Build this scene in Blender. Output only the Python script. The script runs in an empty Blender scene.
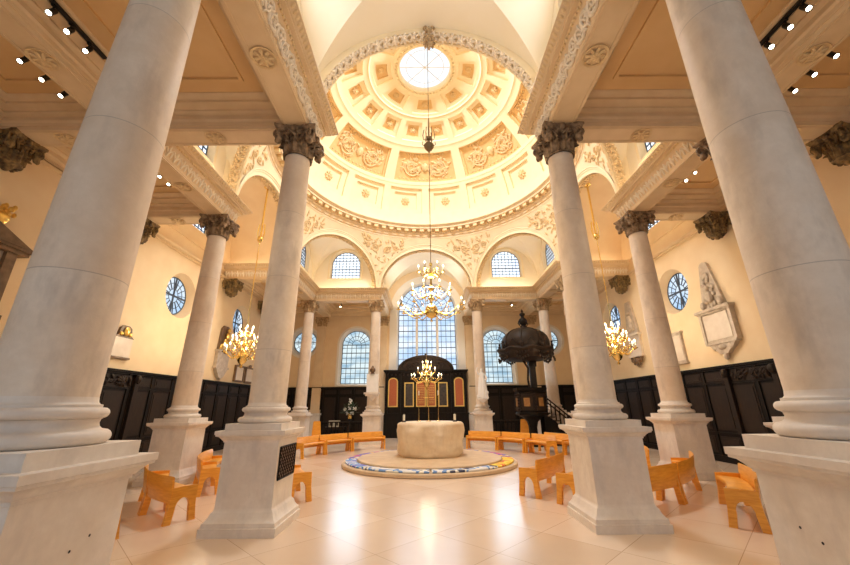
import bpy, math, random
from mathutils import Vector, Matrix, noise
from mathutils.geometry import tessellate_polygon
random.seed(7)
PI = math.pi
S = bpy.context.scene
COL = S.collection
sin, cos = math.sin, math.cos

# ------------------------------------------------------------------ plan of the church (metres)
A, B, W = 3.25, 7.55, 10.75            # nave columns, outer columns, aisle walls
Y0, Y1, Y2, Y3, Y4, YE = 3.10, 7.55, 11.84, 18.54, 22.84, 27.3
YW = -4.0
YC = 15.19                             # centre of the dome
ZB, ZT = 8.5, 9.22                     # entablature soffit and cornice top
ZSHELL = 21.0

# ------------------------------------------------------------------ mesh collector
class MB:
    def __init__(s):
        s.v = []; s.f = []; s.m = []; s.sm = []
    def add(s, vs, fs, mi=0, smooth=True):
        b = len(s.v)
        s.v.extend([tuple(p) for p in vs])
        for f in fs:
            s.f.append(tuple(b + i for i in f)); s.m.append(mi); s.sm.append(smooth)
    def box(s, x0, x1, y0, y1, z0, z1, mi=0):
        s.add([(x0,y0,z0),(x1,y0,z0),(x1,y1,z0),(x0,y1,z0),(x0,y0,z1),(x1,y0,z1),(x1,y1,z1),(x0,y1,z1)],
              [(0,3,2,1),(4,5,6,7),(0,1,5,4),(1,2,6,5),(2,3,7,6),(3,0,4,7)], mi, False)
    def obox(s, o, u, n, z, u0, u1, n0, n1, z0, z1, mi=0):
        o, u, n, z = Vector(o), Vector(u), Vector(n), Vector(z)
        P = lambda a, b, c: o + u*a + n*b + z*c
        s.add([P(u0,n0,z0),P(u1,n0,z0),P(u1,n1,z0),P(u0,n1,z0),P(u0,n0,z1),P(u1,n0,z1),P(u1,n1,z1),P(u0,n1,z1)],
              [(0,3,2,1),(4,5,6,7),(0,1,5,4),(1,2,6,5),(2,3,7,6),(3,0,4,7)], mi, False)
    def lathe(s, prof, n=24, c=(0,0,0), mi=0, a0=0.0, a1=2*PI, sx=1.0, sy=1.0, smooth=True, caps=False):
        full = abs(a1 - a0 - 2*PI) < 1e-6
        k = n if full else n + 1
        vs = []
        for r, z in prof:
            for i in range(k):
                t = a0 + (a1 - a0)*i/n
                vs.append((c[0] + r*cos(t)*sx, c[1] + r*sin(t)*sy, c[2] + z))
        fs = []
        for j in range(len(prof) - 1):
            for i in range(n):
                i2 = (i + 1) % k
                fs.append((j*k + i, j*k + i2, (j+1)*k + i2, (j+1)*k + i))
        if caps and full:
            fs.append(tuple(range(k - 1, -1, -1))); q = (len(prof)-1)*k
            fs.append(tuple(q + i for i in range(k)))
        s.add(vs, fs, mi, smooth)
    def squares(s, prof, c=(0,0,0), mi=0, caps=True):
        vs = []; fs = []
        for h, z in prof:
            vs += [(c[0]-h, c[1]-h, c[2]+z), (c[0]+h, c[1]-h, c[2]+z), (c[0]+h, c[1]+h, c[2]+z), (c[0]-h, c[1]+h, c[2]+z)]
        for j in range(len(prof)-1):
            for i in range(4):
                i2 = (i+1) % 4
                fs.append((4*j+i, 4*j+i2, 4*j+4+i2, 4*j+4+i))
        if caps:
            fs.append((3,2,1,0)); q = 4*(len(prof)-1); fs.append((q,q+1,q+2,q+3))
        s.add(vs, fs, mi, False)
    def tube(s, pts, r=.02, n=6, mi=0, caps=True):
        pts = [Vector(p) for p in pts]; m = len(pts)
        rr = r if isinstance(r, (list, tuple)) else [r]*m
        vs = []; prev = None
        for i in range(m):
            t = (pts[min(i+1, m-1)] - pts[max(i-1, 0)])
            t = t.normalized() if t.length > 1e-9 else Vector((0,0,1))
            if prev is None:
                ref = Vector((0,0,1)) if abs(t.z) < .9 else Vector((1,0,0))
                nn = t.cross(ref).normalized()
            else:
                nn = prev - t*prev.dot(t)
                nn = nn.normalized() if nn.length > 1e-6 else t.orthogonal().normalized()
            prev = nn; bb = t.cross(nn)
            for k in range(n):
                a = 2*PI*k/n
                vs.append(pts[i] + (nn*cos(a) + bb*sin(a))*rr[i])
        fs = []
        for i in range(m-1):
            for k in range(n):
                k2 = (k+1) % n
                fs.append((i*n+k, i*n+k2, (i+1)*n+k2, (i+1)*n+k))
        if caps:
            fs.append(tuple(range(n-1, -1, -1))); fs.append(tuple((m-1)*n+k for k in range(n)))
        s.add(vs, fs, mi, True)
    def blob(s, c, rx, ry, rz, mi=0, nu=6, nv=4, u=(1,0,0), n=(0,1,0), z=(0,0,1)):
        c, u, n, z = Vector(c), Vector(u), Vector(n), Vector(z)
        vs = []; fs = []
        for j in range(1, nv):
            p = PI*j/nv - PI/2
            for i in range(nu):
                t = 2*PI*i/nu
                vs.append(c + u*(rx*cos(p)*cos(t)) + n*(ry*cos(p)*sin(t)) + z*(rz*sin(p)))
        b = len(vs); vs.append(c - z*rz); vs.append(c + z*rz)
        for j in range(nv-2):
            for i in range(nu):
                i2 = (i+1) % nu
                fs.append((j*nu+i, j*nu+i2, (j+1)*nu+i2, (j+1)*nu+i))
        for i in range(nu):
            i2 = (i+1) % nu
            fs.append((b, i2, i)); fs.append((b+1, (nv-2)*nu+i, (nv-2)*nu+i2))
        s.add(vs, fs, mi, True)
    def poly(s, loops, fn, mi=0):
        """flat face with holes: loops of (u, v), mapped by fn"""
        tri = tessellate_polygon([[Vector((p[0], p[1], 0)) for p in lp] for lp in loops])
        flat = [p for lp in loops for p in lp]
        s.add([fn(*p) for p in flat], [tuple(t) for t in tri], mi, False)
    def prism(s, loop, fn0, fn1, mi=0, smooth=False):
        """outline extruded between two maps, capped"""
        n = len(loop)
        vs = [fn0(*p) for p in loop] + [fn1(*p) for p in loop]
        tri = tessellate_polygon([[Vector((p[0], p[1], 0)) for p in loop]])
        s.add(vs, [tuple(t) for t in tri] + [tuple(n + i for i in reversed(t)) for t in tri], mi, False)
        s.add(vs, [(i, (i+1) % n, n + (i+1) % n, n + i) for i in range(n)], mi, smooth)
    def grid(s, P, mi=0, smooth=True, closed_u=False):
        """P[j][i] points"""
        h = len(P); w = len(P[0]); vs = [p for row in P for p in row]; fs = []
        for j in range(h-1):
            for i in range(w if closed_u else w-1):
                i2 = (i+1) % w
                fs.append((j*w+i, j*w+i2, (j+1)*w+i2, (j+1)*w+i))
        s.add(vs, fs, mi, smooth)
    def build(s, name, mats, parent=None, loc=None, rz=0.0, angle=38):
        me = bpy.data.meshes.new(name)
        me.from_pydata([tuple(map(float, p)) for p in s.v], [], s.f)
        if not isinstance(mats, (list, tuple)): mats = [mats]
        for m in mats: me.materials.append(m)
        me.polygons.foreach_set('material_index', s.m)
        me.polygons.foreach_set('use_smooth', s.sm)
        me.update()
        try: me.set_sharp_from_angle(angle=math.radians(angle))
        except Exception: pass
        o = bpy.data.objects.new(name, me); COL.objects.link(o)
        if parent is not None: o.parent = parent
        if loc is not None: o.location = loc
        if rz: o.rotation_euler.z = rz
        return o

def tag(o, label, cat, group=None, kind=None):
    o['label'] = label; o['category'] = cat
    if group: o['group'] = group
    if kind: o['kind'] = kind
    return o
def thing(name, label, cat, loc=(0,0,0), rz=0.0, group=None, kind=None):
    o = bpy.data.objects.new(name, None); COL.objects.link(o)
    o.empty_display_size = .1
    o.location = loc; o.rotation_euler.z = rz
    return tag(o, label, cat, group, kind)
def struct(name, mb, mats, label=None, cat=None, parent=None, **kw):
    o = mb.build(name, mats, parent, **kw)
    if parent is None:
        o['kind'] = 'structure'
        if label: o['label'] = label
        if cat: o['category'] = cat
    return o
def share(o, name, parent):
    """another object using the same mesh"""
    c = o.copy(); c.name = name; COL.objects.link(c); c.parent = parent
    return c
def copy_tree(o, parent=None):
    c = o.copy(); COL.objects.link(c)
    if parent is not None: c.parent = parent
    for ch in list(o.children): copy_tree(ch, c)
    return c

# ------------------------------------------------------------------ materials
def mat(name, col, rough=.6, metal=0.0, col2=None, scale=3.0, bump=0.0, bscale=30.0, spec=.5, emis=None, estr=0.0, detail=4.0, stretch=(1,1,1), coat=0.0):
    m = bpy.data.materials.new(name); m.use_nodes = True
    nt = m.node_tree; N = nt.nodes; L = nt.links
    bs = N['Principled BSDF']
    bs.inputs['Base Color'].default_value = (*col, 1)
    bs.inputs['Roughness'].default_value = rough
    bs.inputs['Metallic'].default_value = metal
    bs.inputs['Specular IOR Level'].default_value = spec
    if coat: bs.inputs['Coat Weight'].default_value = coat; bs.inputs['Coat Roughness'].default_value = .12
    if emis: bs.inputs['Emission Color'].default_value = (*emis, 1); bs.inputs['Emission Strength'].default_value = estr
    if col2 is not None or bump:
        tc = N.new('ShaderNodeTexCoord'); mp = N.new('ShaderNodeMapping')
        mp.inputs['Scale'].default_value = stretch
        L.new(tc.outputs['Object'], mp.inputs['Vector'])
    if col2 is not None:
        nz = N.new('ShaderNodeTexNoise'); nz.inputs['Scale'].default_value = scale; nz.inputs['Detail'].default_value = detail
        L.new(mp.outputs['Vector'], nz.inputs['Vector'])
        rp = N.new('ShaderNodeValToRGB')
        rp.color_ramp.elements[0].position = .35; rp.color_ramp.elements[1].position = .68
        rp.color_ramp.elements[0].color = (*col, 1); rp.color_ramp.elements[1].color = (*col2, 1)
        L.new(nz.outputs['Fac'], rp.inputs['Fac']); L.new(rp.outputs['Color'], bs.inputs['Base Color'])
    if bump:
        nb = N.new('ShaderNodeTexNoise'); nb.inputs['Scale'].default_value = bscale; nb.inputs['Detail'].default_value = 5
        L.new(mp.outputs['Vector'], nb.inputs['Vector'])
        bp = N.new('ShaderNodeBump'); bp.inputs['Strength'].default_value = bump; bp.inputs['Distance'].default_value = .02
        L.new(nb.outputs['Fac'], bp.inputs['Height']); L.new(bp.outputs['Normal'], bs.inputs['Normal'])
    return m

M = {}
M['plaster'] = mat('cream_plaster', (.80,.61,.37), .75, col2=(.84,.66,.42), scale=1.5, bump=.05, bscale=60)
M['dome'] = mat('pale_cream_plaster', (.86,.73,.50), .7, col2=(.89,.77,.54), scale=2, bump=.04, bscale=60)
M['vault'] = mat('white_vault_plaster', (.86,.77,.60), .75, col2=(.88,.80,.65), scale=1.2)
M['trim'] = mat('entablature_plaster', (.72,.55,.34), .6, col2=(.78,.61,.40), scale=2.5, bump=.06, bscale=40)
M['carving'] = mat('carved_plaster', (.70,.51,.27), .6, col2=(.82,.64,.38), scale=9, bump=.2, bscale=50)
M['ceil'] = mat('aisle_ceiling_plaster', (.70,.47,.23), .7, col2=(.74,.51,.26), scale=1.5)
M['frieze'] = mat('white_frieze', (.80,.70,.55), .6, col2=(.88,.80,.68), scale=6, bump=.2, bscale=45)
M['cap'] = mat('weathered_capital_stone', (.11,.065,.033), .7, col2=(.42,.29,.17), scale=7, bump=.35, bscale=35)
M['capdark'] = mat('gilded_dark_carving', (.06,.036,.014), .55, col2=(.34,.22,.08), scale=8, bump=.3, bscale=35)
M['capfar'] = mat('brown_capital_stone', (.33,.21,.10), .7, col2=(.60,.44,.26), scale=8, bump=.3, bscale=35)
M['oak'] = mat('dark_oak', (.0065,.0042,.003), .5, spec=.16, col2=(.014,.009,.006), scale=3, stretch=(6,6,.7), bump=.08, bscale=18)
M['oak2'] = mat('dark_carved_oak', (.022,.014,.010), .5, spec=.2, col2=(.030,.018,.011), scale=5, stretch=(3,3,1), bump=.15, bscale=25)
M['beech'] = mat('orange_beech', (.72,.29,.022), .38, col2=(.86,.40,.045), scale=4, stretch=(1,1,7), bump=.03, bscale=30, coat=.25)
M['gold'] = mat('gilding', (.86,.58,.16), .3, .9, bump=.1, bscale=60)
M['bronze'] = mat('dull_bronze', (.30,.20,.10), .4, .7)
M['brass'] = mat('polished_brass', (.88,.64,.22), .2, 1.0)
M['white'] = mat('white_paint', (.80,.78,.74), .5)
M['jamb'] = mat('pale_window_jamb', (.82,.77,.68), .6)
M['lead'] = mat('dark_leading', (.05,.07,.10), .5)
M['black'] = mat('black_metal', (.02,.02,.022), .4, .4)
M['marble'] = mat('white_marble', (.68,.57,.44), .4, col2=(.75,.65,.52), scale=4)
M['statue'] = mat('white_statuary_marble', (.84,.82,.78), .4, col2=(.88,.86,.83), scale=5)
M['marble2'] = mat('veined_grey_marble', (.46,.37,.27), .4, col2=(.62,.52,.40), scale=6)
M['brownstone'] = mat('brown_marble', (.13,.075,.035), .45, col2=(.22,.13,.065), scale=6)
M['wax'] = mat('candle_wax', (.85,.82,.72), .45)
M['red'] = mat('red_lettered_panel', (.42,.07,.03), .5, col2=(.52,.17,.05), scale=22, stretch=(1,1,3))
M['panel'] = mat('dark_painted_panel', (.03,.022,.016), .4, col2=(.07,.045,.03), scale=8)
M['grille'] = mat('bronze_lattice', (.17,.10,.07), .55)
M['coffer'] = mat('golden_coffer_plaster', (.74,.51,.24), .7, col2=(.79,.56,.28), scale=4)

def stone(name, c1, c2, c3, joint=(1.55, .004), blotch=1.6):
    """limestone with soft blotches, grey veils and fine horizontal joints"""
    m = bpy.data.materials.new(name); m.use_nodes = True
    N = m.node_tree.nodes; L = m.node_tree.links; bs = N['Principled BSDF']
    bs.inputs['Roughness'].default_value = .62
    tc = N.new('ShaderNodeTexCoord')
    def nz(sc, det, st=(1,1,1)):
        mp = N.new('ShaderNodeMapping'); mp.inputs['Scale'].default_value = st
        L.new(tc.outputs['Object'], mp.inputs['Vector'])
        n = N.new('ShaderNodeTexNoise'); n.inputs['Scale'].default_value = sc; n.inputs['Detail'].default_value = det
        n.inputs['Roughness'].default_value = .6
        L.new(mp.outputs['Vector'], n.inputs['Vector']); return n
    def mix(f, a, b):
        x = N.new('ShaderNodeMix'); x.data_type = 'RGBA'
        if isinstance(f, float): x.inputs[0].default_value = f
        else: L.new(f, x.inputs[0])
        for i, v in ((6, a), (7, b)):
            if isinstance(v, tuple): x.inputs[i].default_value = (*v, 1)
            else: L.new(v, x.inputs[i])
        return x.outputs[2]
    def ramp(src, a, b):
        r = N.new('ShaderNodeMapRange'); r.inputs[1].default_value = a; r.inputs[2].default_value = b
        L.new(src, r.inputs[0]); return r.outputs[0]
    n1 = nz(blotch, 6); n2 = nz(3.2, 8, (1,1,.35)); n3 = nz(14, 6)
    c = mix(ramp(n1.outputs['Fac'], .40, .60), c1, c2)
    c = mix(ramp(n2.outputs['Fac'], .52, .78), c, c3)
    f3 = ramp(n3.outputs['Fac'], .30, .75)
    mul = N.new('ShaderNodeMath'); mul.operation = 'MULTIPLY'; mul.inputs[1].default_value = .25; L.new(f3, mul.inputs[0])
    c = mix(mul.outputs[0], c, tuple(.72*k for k in c1))
    if joint:
        s0 = N.new('ShaderNodeSeparateXYZ'); L.new(tc.outputs['Object'], s0.inputs[0])
        dv = N.new('ShaderNodeMath'); dv.operation = 'DIVIDE'; dv.inputs[1].default_value = joint[0]; L.new(s0.outputs['Z'], dv.inputs[0])
        fl = N.new('ShaderNodeMath'); fl.operation = 'FLOOR'; L.new(dv.outputs[0], fl.inputs[0])
        oi = N.new('ShaderNodeObjectInfo'); ad = N.new('ShaderNodeMath'); ad.operation = 'ADD'; L.new(fl.outputs[0], ad.inputs[0]); L.new(oi.outputs['Random'], ad.inputs[1])
        wn = N.new('ShaderNodeTexWhiteNoise'); wn.noise_dimensions = '1D'; L.new(ad.outputs[0], wn.inputs['W'])
        mw = N.new('ShaderNodeMath'); mw.operation = 'MULTIPLY'; mw.inputs[1].default_value = .38; L.new(wn.outputs['Value'], mw.inputs[0])
        c = mix(mw.outputs[0], c, tuple(k*q for k, q in zip(c1, (.93,.82,.70))))
        sp = N.new('ShaderNodeSeparateXYZ'); L.new(tc.outputs['Object'], sp.inputs[0])
        md = N.new('ShaderNodeMath'); md.operation = 'MODULO'; md.inputs[1].default_value = joint[0]; L.new(sp.outputs['Z'], md.inputs[0])
        lt = N.new('ShaderNodeMath'); lt.operation = 'LESS_THAN'; lt.inputs[1].default_value = joint[1]*2; L.new(md.outputs[0], lt.inputs[0])
        m2 = N.new('ShaderNodeMath'); m2.operation = 'MULTIPLY'; m2.inputs[1].default_value = .45; L.new(lt.outputs[0], m2.inputs[0])
        c = mix(m2.outputs[0], c, tuple(.45*k for k in c3))
    L.new(c, bs.inputs['Base Color'])
    bp = N.new('ShaderNodeBump'); bp.inputs['Strength'].default_value = .12; bp.inputs['Distance'].default_value = .02
    L.new(n3.outputs['Fac'], bp.inputs['Height']); L.new(bp.outputs['Normal'], bs.inputs['Normal'])
    return m
M['stone'] = stone('column_limestone', (.74,.62,.49), (.83,.73,.61), (.50,.42,.35))
M['stonew'] = stone('pale_pedestal_limestone', (.74,.65,.56), (.82,.75,.67), (.60,.54,.49), joint=None)
M['altar'] = stone('travertine', (.78,.63,.44), (.88,.76,.58), (.66,.52,.36), joint=None, blotch=1.1)
M['step'] = stone('tan_step_stone', (.62,.45,.28), (.70,.54,.36), (.55,.40,.26), joint=None)

def floor_mat():
    m = bpy.data.materials.new('polished_stone_floor'); m.use_nodes = True
    N = m.node_tree.nodes; L = m.node_tree.links; bs = N['Principled BSDF']
    tc = N.new('ShaderNodeTexCoord'); mp = N.new('ShaderNodeMapping')
    mp.inputs['Rotation'].default_value[2] = math.radians(45); mp.inputs['Scale'].default_value = (.8,.8,.8)
    L.new(tc.outputs['Object'], mp.inputs['Vector'])
    br = N.new('ShaderNodeTexBrick'); br.offset = 0.0; br.squash = 1.0
    br.inputs['Scale'].default_value = 1.0; br.inputs['Brick Width'].default_value = 1.0; br.inputs['Row Height'].default_value = 1.0
    br.inputs['Mortar Size'].default_value = .004; br.inputs['Mortar Smooth'].default_value = .2
    br.inputs['Color1'].default_value = (.74,.57,.42,1); br.inputs['Color2'].default_value = (.82,.67,.53,1); br.inputs['Mortar'].default_value = (.48,.34,.23,1)
    L.new(mp.outputs['Vector'], br.inputs['Vector'])
    nz = N.new('ShaderNodeTexNoise'); nz.inputs['Scale'].default_value = 1.3; nz.inputs['Detail'].default_value = 6
    mp2 = N.new('ShaderNodeMapping'); mp2.inputs['Location'].default_value = (3.1,1.7,.437); L.new(tc.outputs['Object'], mp2.inputs['Vector'])
    L.new(mp2.outputs['Vector'], nz.inputs['Vector'])
    mx = N.new('ShaderNodeMix'); mx.data_type = 'RGBA'; mx.blend_type = 'MULTIPLY'; mx.inputs[0].default_value = .35
    rp = N.new('ShaderNodeValToRGB'); rp.color_ramp.elements[0].position = .3; rp.color_ramp.elements[1].position = .7
    rp.color_ramp.elements[0].color = (.84,.80,.76,1); rp.color_ramp.elements[1].color = (1,1,1,1)
    L.new(nz.outputs['Fac'], rp.inputs['Fac'])
    L.new(br.outputs['Color'], mx.inputs[6]); L.new(rp.outputs['Color'], mx.inputs[7]); L.new(mx.outputs[2], bs.inputs['Base Color'])
    bs.inputs['Roughness'].default_value = .25
    bs.inputs['Specular IOR Level'].default_value = .6
    bs.inputs['Coat Weight'].default_value = .3; bs.inputs['Coat Roughness'].default_value = .2
    return m
M['floor'] = floor_mat()

def emit(name, col, strength, col2=None, scale=1.0, stretch=(1,1,1), p0=.35, p1=.7):
    m = bpy.data.materials.new(name); m.use_nodes = True
    N = m.node_tree.nodes; L = m.node_tree.links
    N.remove(N['Principled BSDF']); e = N.new('ShaderNodeEmission')
    e.inputs['Color'].default_value = (*col, 1); e.inputs['Strength'].default_value = strength
    L.new(e.outputs[0], N['Material Output'].inputs['Surface'])
    if col2:
        tc = N.new('ShaderNodeTexCoord'); mp = N.new('ShaderNodeMapping'); mp.inputs['Scale'].default_value = stretch
        L.new(tc.outputs['Object'], mp.inputs['Vector'])
        nz = N.new('ShaderNodeTexNoise'); nz.inputs['Scale'].default_value = scale; nz.inputs['Detail'].default_value = 3
        L.new(mp.outputs['Vector'], nz.inputs['Vector'])
        rp = N.new('ShaderNodeValToRGB'); rp.color_ramp.elements[0].position = p0; rp.color_ramp.elements[1].position = p1
        rp.color_ramp.elements[0].color = (*col, 1); rp.color_ramp.elements[1].color = (*col2, 1)
        L.new(nz.outputs['Fac'], rp.inputs['Fac']); L.new(rp.outputs['Color'], e.inputs['Color'])
    return m
M['glass'] = emit('daylit_glass', (.80,.90,1.0), .85, (.34,.58,.90), .9)
M['glass_east'] = emit('daylit_east_glass', (.86,.92,1.0), .95, (.46,.64,.90), .55, (1,1,1.6), .36, .60)
M['glass_side'] = emit('daylit_aisle_glass', (.78,.92,.96), .80, (.36,.56,.72), .8, (1,1,2.2), .42, .66)
M['glass_high'] = emit('daylit_high_glass', (.86,.93,1.0), 1.5, (.66,.80,1.0), .8)
M['oculus'] = emit('daylit_oculus_glass', (.90,.95,1.0), .95, (.78,.89,1.0), .8)
M['ringcove'] = emit('warm_dome_cove_lamp', (1.0,.86,.62), 3.2)
M['cove'] = emit('warm_cove_lamp', (1.0,.84,.62), 11.5)
M['bulb'] = emit('candle_bulb', (1.0,.80,.50), 9.0)
M['lens'] = emit('spot_lamp_lens', (1.0,.88,.66), 14.0)
# ================================================================== THE SETTING
mb = MB(); mb.box(-W-.3, W+.3, YW-8, YE+.3, -.3, 0.0); struct('floor', mb, M['floor'], 'polished cream stone floor with diagonal tile joints', 'floor')

def circ(uc, zc, r, n=40): return [(uc + r*cos(2*PI*i/n), zc + r*sin(2*PI*i/n)) for i in range(n)]
def archloop(uc, hw, zs, zsp, n=20, rise=None):
    rise = hw if rise is None else rise
    return [(uc-hw, zs), (uc+hw, zs)] + [(uc + hw*cos(PI*i/n), zsp + rise*sin(PI*i/n)) for i in range(n+1)]
NWIN = [0]
def window(O, U, N, shape, depth, glass, splay=.12, bars=None, label='', surround=None, fr=None):
    """pane set DEPTH behind the wall face; U along the wall, N into the room. shape: ('circle', uc, zc, r) or ('arch', uc, hw, zsill, zspring, rise)"""
    NWIN[0] += 1; nm = 'window_%d' % NWIN[0]
    O, U, N = Vector(O), Vector(U), Vector(N); Z = Vector((0,0,1))
    P = lambda d: (lambda u, z: O + U*u + N*d + Z*z)
    if shape[0] == 'circle':
        _, uc, zc, r = shape; ri = r - splay
        outer = circ(uc, zc, r); inner = circ(uc, zc, ri)
        def half(z): return math.sqrt(max(0, ri*ri - (z-zc)**2))
        zlo, zhi = zc - ri, zc + ri; hw = ri
        def span(u):
            h = math.sqrt(max(0, ri*ri - (u-uc)**2)); return zc - h, zc + h
    else:
        _, uc, hw0, zs, zsp, rise = shape; hw = hw0 - splay; ri = rise - splay
        outer = archloop(uc, hw0, zs, zsp, 20, rise); inner = archloop(uc, hw, zs + splay*.6, zsp, 20, ri)
        zlo, zhi = zs + splay*.6, zsp + ri
        def half(z): return hw if z <= zsp else hw*math.sqrt(max(0, 1 - ((z-zsp)/ri)**2))
        def span(u): return zlo, zsp + ri*math.sqrt(max(0, 1 - ((u-uc)/hw)**2))
    f = MB(); n = len(outer)
    vs = [P(0)(*p) for p in outer] + [P(-depth)(*p) for p in inner]
    f.add(vs, [(i, (i+1) % n, n+(i+1) % n, n+i) for i in range(n)], 0, True)
    if surround:                                   # raised band round the opening
        w_, t_ = surround
        if shape[0] == 'circle': big = circ(uc, zc, r + w_)
        else: big = archloop(uc, hw0 + w_, zs - w_*.6, zsp, 20, rise + w_)
        vs = [P(t_)(*p) for p in outer] + [P(t_)(*p) for p in big] + [P(-.01)(*p) for p in outer] + [P(-.01)(*p) for p in big]
        fs = []
        for i in range(n):
            j = (i+1) % n
            fs += [(i, j, n+j, n+i), (i, j, 2*n+j, 2*n+i), (n+i, n+j, 3*n+j, 3*n+i)]
        f.add(vs, fs, 0, True)
    w = struct(nm, f, fr or M['jamb'], label, 'window')
    g = MB(); g.poly([inner], P(-depth)); g.build('glass', glass, w)
    b = MB(); t = .022
    def hbar(z, u0=None, u1=None, t=t):
        h = half(z)
        if h > .03: b.obox(O, U, N, Z, uc-h if u0 is None else max(u0, uc-h), uc+h if u1 is None else min(u1, uc+h), -depth+.004, -depth+.05, z-t, z+t)
    def vbar(u, z0=None, z1=None, t=t):
        a, c = span(u)
        a = a if z0 is None else max(a, z0); c = c if z1 is None else min(c, z1)
        if c > a + .03: b.obox(O, U, N, Z, u-t, u+t, -depth+.006, -depth+.045, a, c)
    def radial(zc_, r0, r1, a, t=t):
        d = Vector((cos(a), 0, sin(a))); e = U*cos(a) + Z*sin(a); q = N.cross(e)
        b.obox(O + U*uc + Z*zc_, e, N, q, r0, r1, -depth+.008, -depth+.045, -t, t)
    def ringbar(zc_, r, a0, a1, t=t, k=24):
        p = [O + U*(uc + r*cos(a0+(a1-a0)*i/k)) + N*(-depth+.025) + Z*(zc_ + r*sin(a0+(a1-a0)*i/k)) for i in range(k+1)]
        b.tube(p, t, 4)
    kind = (bars or {}).get('kind')
    if kind == 'round':
        for rr in (.36, .68): ringbar(zc, ri*rr, 0, 2*PI, .016)
        ringbar(zc, ri-.01, 0, 2*PI, .03, 36)
        for i in range(16): radial(zc, ri*.36, ri, 2*PI*i/16 + PI/16, .012)
        hbar(zc, t=.035); vbar(uc, t=.035)
    elif kind == 'arch':
        nx, dz, zsp_ = bars['nx'], bars['dz'], zsp
        for i in range(1, nx): vbar(uc - hw + 2*hw*i/nx, z1=zsp_ if bars.get('fan') else None, t=.04 if bars.get('heavy') and i % bars['heavy'] == 0 else .016)
        z = zlo + dz; k = 1
        while z < (zsp_ if bars.get('fan') else zhi - .05):
            hbar(z, t=.028 if k % 3 == 0 else .016); z += dz; k += 1
        if bars.get('fan'):
            hbar(zsp_, t=.03)
            for rr in bars['rings']: ringbar(zsp_, ri*rr, 0, PI, .018)
            for i in range(1, bars['fan']): radial(zsp_, ri*bars['rings'][0], ri, PI*i/bars['fan'], .014)
        k = 20; p = [P(-depth+.02)(*q) for q in inner] ; p.append(p[0]); b.tube(p, .03, 4)
    if b.v: b.build('glazing_bars', M['lead'], w)
    return w, outer

def wall(name, O, U, N, outline, holes, m, label, extra=None):
    O, U, N = Vector(O), Vector(U), Vector(N); Z = Vector((0,0,1))
    f = MB(); f.poly([outline] + holes, lambda u, z: O + U*u + Z*z)
    if extra: extra(f)
    return struct(name, f, m, label, 'wall')

# ---- side walls (aisle walls, with the lunette that closes each transept)
LUN = [(YE, ZT+.3), (Y3+.2, ZT+.3), (Y3+.2, 12.9), (Y2-.2, 12.9), (Y2-.2, ZT+.3), (YW, ZT+.3)]
RND = {'kind': 'round'}
for side, sx in (('left', -1), ('right', 1)):
    O = (sx*W, 0, 0); U = (0,1,0); N = (-sx,0,0); holes = []
    for k, yc in enumerate((10.4, 15.25, 20.75)):
        _, h = window(O, U, N, ('circle', yc, 6.68, .98), .38, M['glass'], .16, RND,
                      'round leaded window high in the %s aisle wall, %s' % (side, ('nearest the entrance', 'over the middle of the wall', 'towards the altar end')[k]), fr=M['plaster'])
        holes.append(h)
    _, h = window(O, U, N, ('arch', 15.25, 1.15, 10.0, 10.95, 1.05), .3, M['glass_high'], .1, {'kind':'arch','nx':8,'dz':.21}, 'arched lunette window high in the %s transept end wall' % side, fr=M['plaster'])
    holes.append(h)
    wall('wall_' + side, O, U, N, [(YW,0), (YE,0)] + LUN, holes, M['plaster'], 'cream plaster wall of the %s aisle' % side)

# ---- east wall
holes = []; O = (0, YE, 0); U = (1,0,0); N = (0,-1,0)
_, h = window(O, U, N, ('arch', 0.06, 2.28, 3.6, 9.0, 2.28), .30, M['glass_east'], .12,
              {'kind': 'arch', 'nx': 12, 'dz': .42, 'fan': 15, 'rings': (.30, .56, .8), 'heavy': 4}, 'tall arched east window with leaded lights above the altarpiece', surround=(.55, .05))
holes.append(h)
mull = MB()
for u in (-.72, .84): mull.obox(O, U, N, (0,0,1), u-.085, u+.085, -.29, -.12, 3.7, 9.0)
mull.build('mullion', M['jamb'], bpy.data.objects['window_%d' % NWIN[0]])
for s, c in ((-1, 'left'), (1, 'right')):
    _, h = window(O, U, N, ('arch', s*5.27, 1.22, 3.52, 6.45, 1.22), .34, M['glass_side'], .17,
                  {'kind': 'arch', 'nx': 6, 'dz': .37, 'fan': 9, 'rings': (.32, .62)}, 'arched leaded window of the far wall, to the %s of the altarpiece' % c, surround=(.16, .05))
    holes.append(h)
    _, h = window(O, U, N, ('circle', s*9.15, 6.65, 1.05), .34, M['glass_side'], .2, RND, 'round leaded window of the far wall at the end of the %s aisle' % c, surround=(.16, .05))
    holes.append(h)
wall('wall_east', O, U, N, [(-W,0), (W,0), (W,12.9), (-W,12.9)], holes, M['plaster'], 'cream far wall behind the altarpiece')

# ---- entablature: one profile swept round every opening
PROF = [(.30,8.50),(.30,8.535),(.312,8.54),(.312,8.565),(.302,8.57),(.325,8.70),(.375,8.82),(.445,8.93),(.47,8.94),(.48,8.97),(.50,9.01),(.51,9.035),
        (.60,9.035),(.60,9.085),(.625,9.09),(.635,9.105),(.735,9.20),(.755,9.205),(.755,ZT),(.0,ZT)]
def offset_path(path, closed, off):
    """path of (x, y) with the room on its right; moved OFF to the right"""
    n = len(path); out = []
    for i in range(n):
        p = Vector(path[i])
        a = Vector(path[i-1]) if (closed or i > 0) else None
        b = Vector(path[(i+1) % n]) if (closed or i < n-1) else None
        d1 = (p - a).normalized() if a is not None else None
        d2 = (b - p).normalized() if b is not None else None
        if d1 is None: d1 = d2
        if d2 is None: d2 = d1
        n1 = Vector((d1.y, -d1.x)); n2 = Vector((d2.y, -d2.x))
        m = n1 + n2; m = m/(m.dot(n1)) if m.length > 1e-6 else n1
        out.append(p + m*off)
    return out
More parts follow.
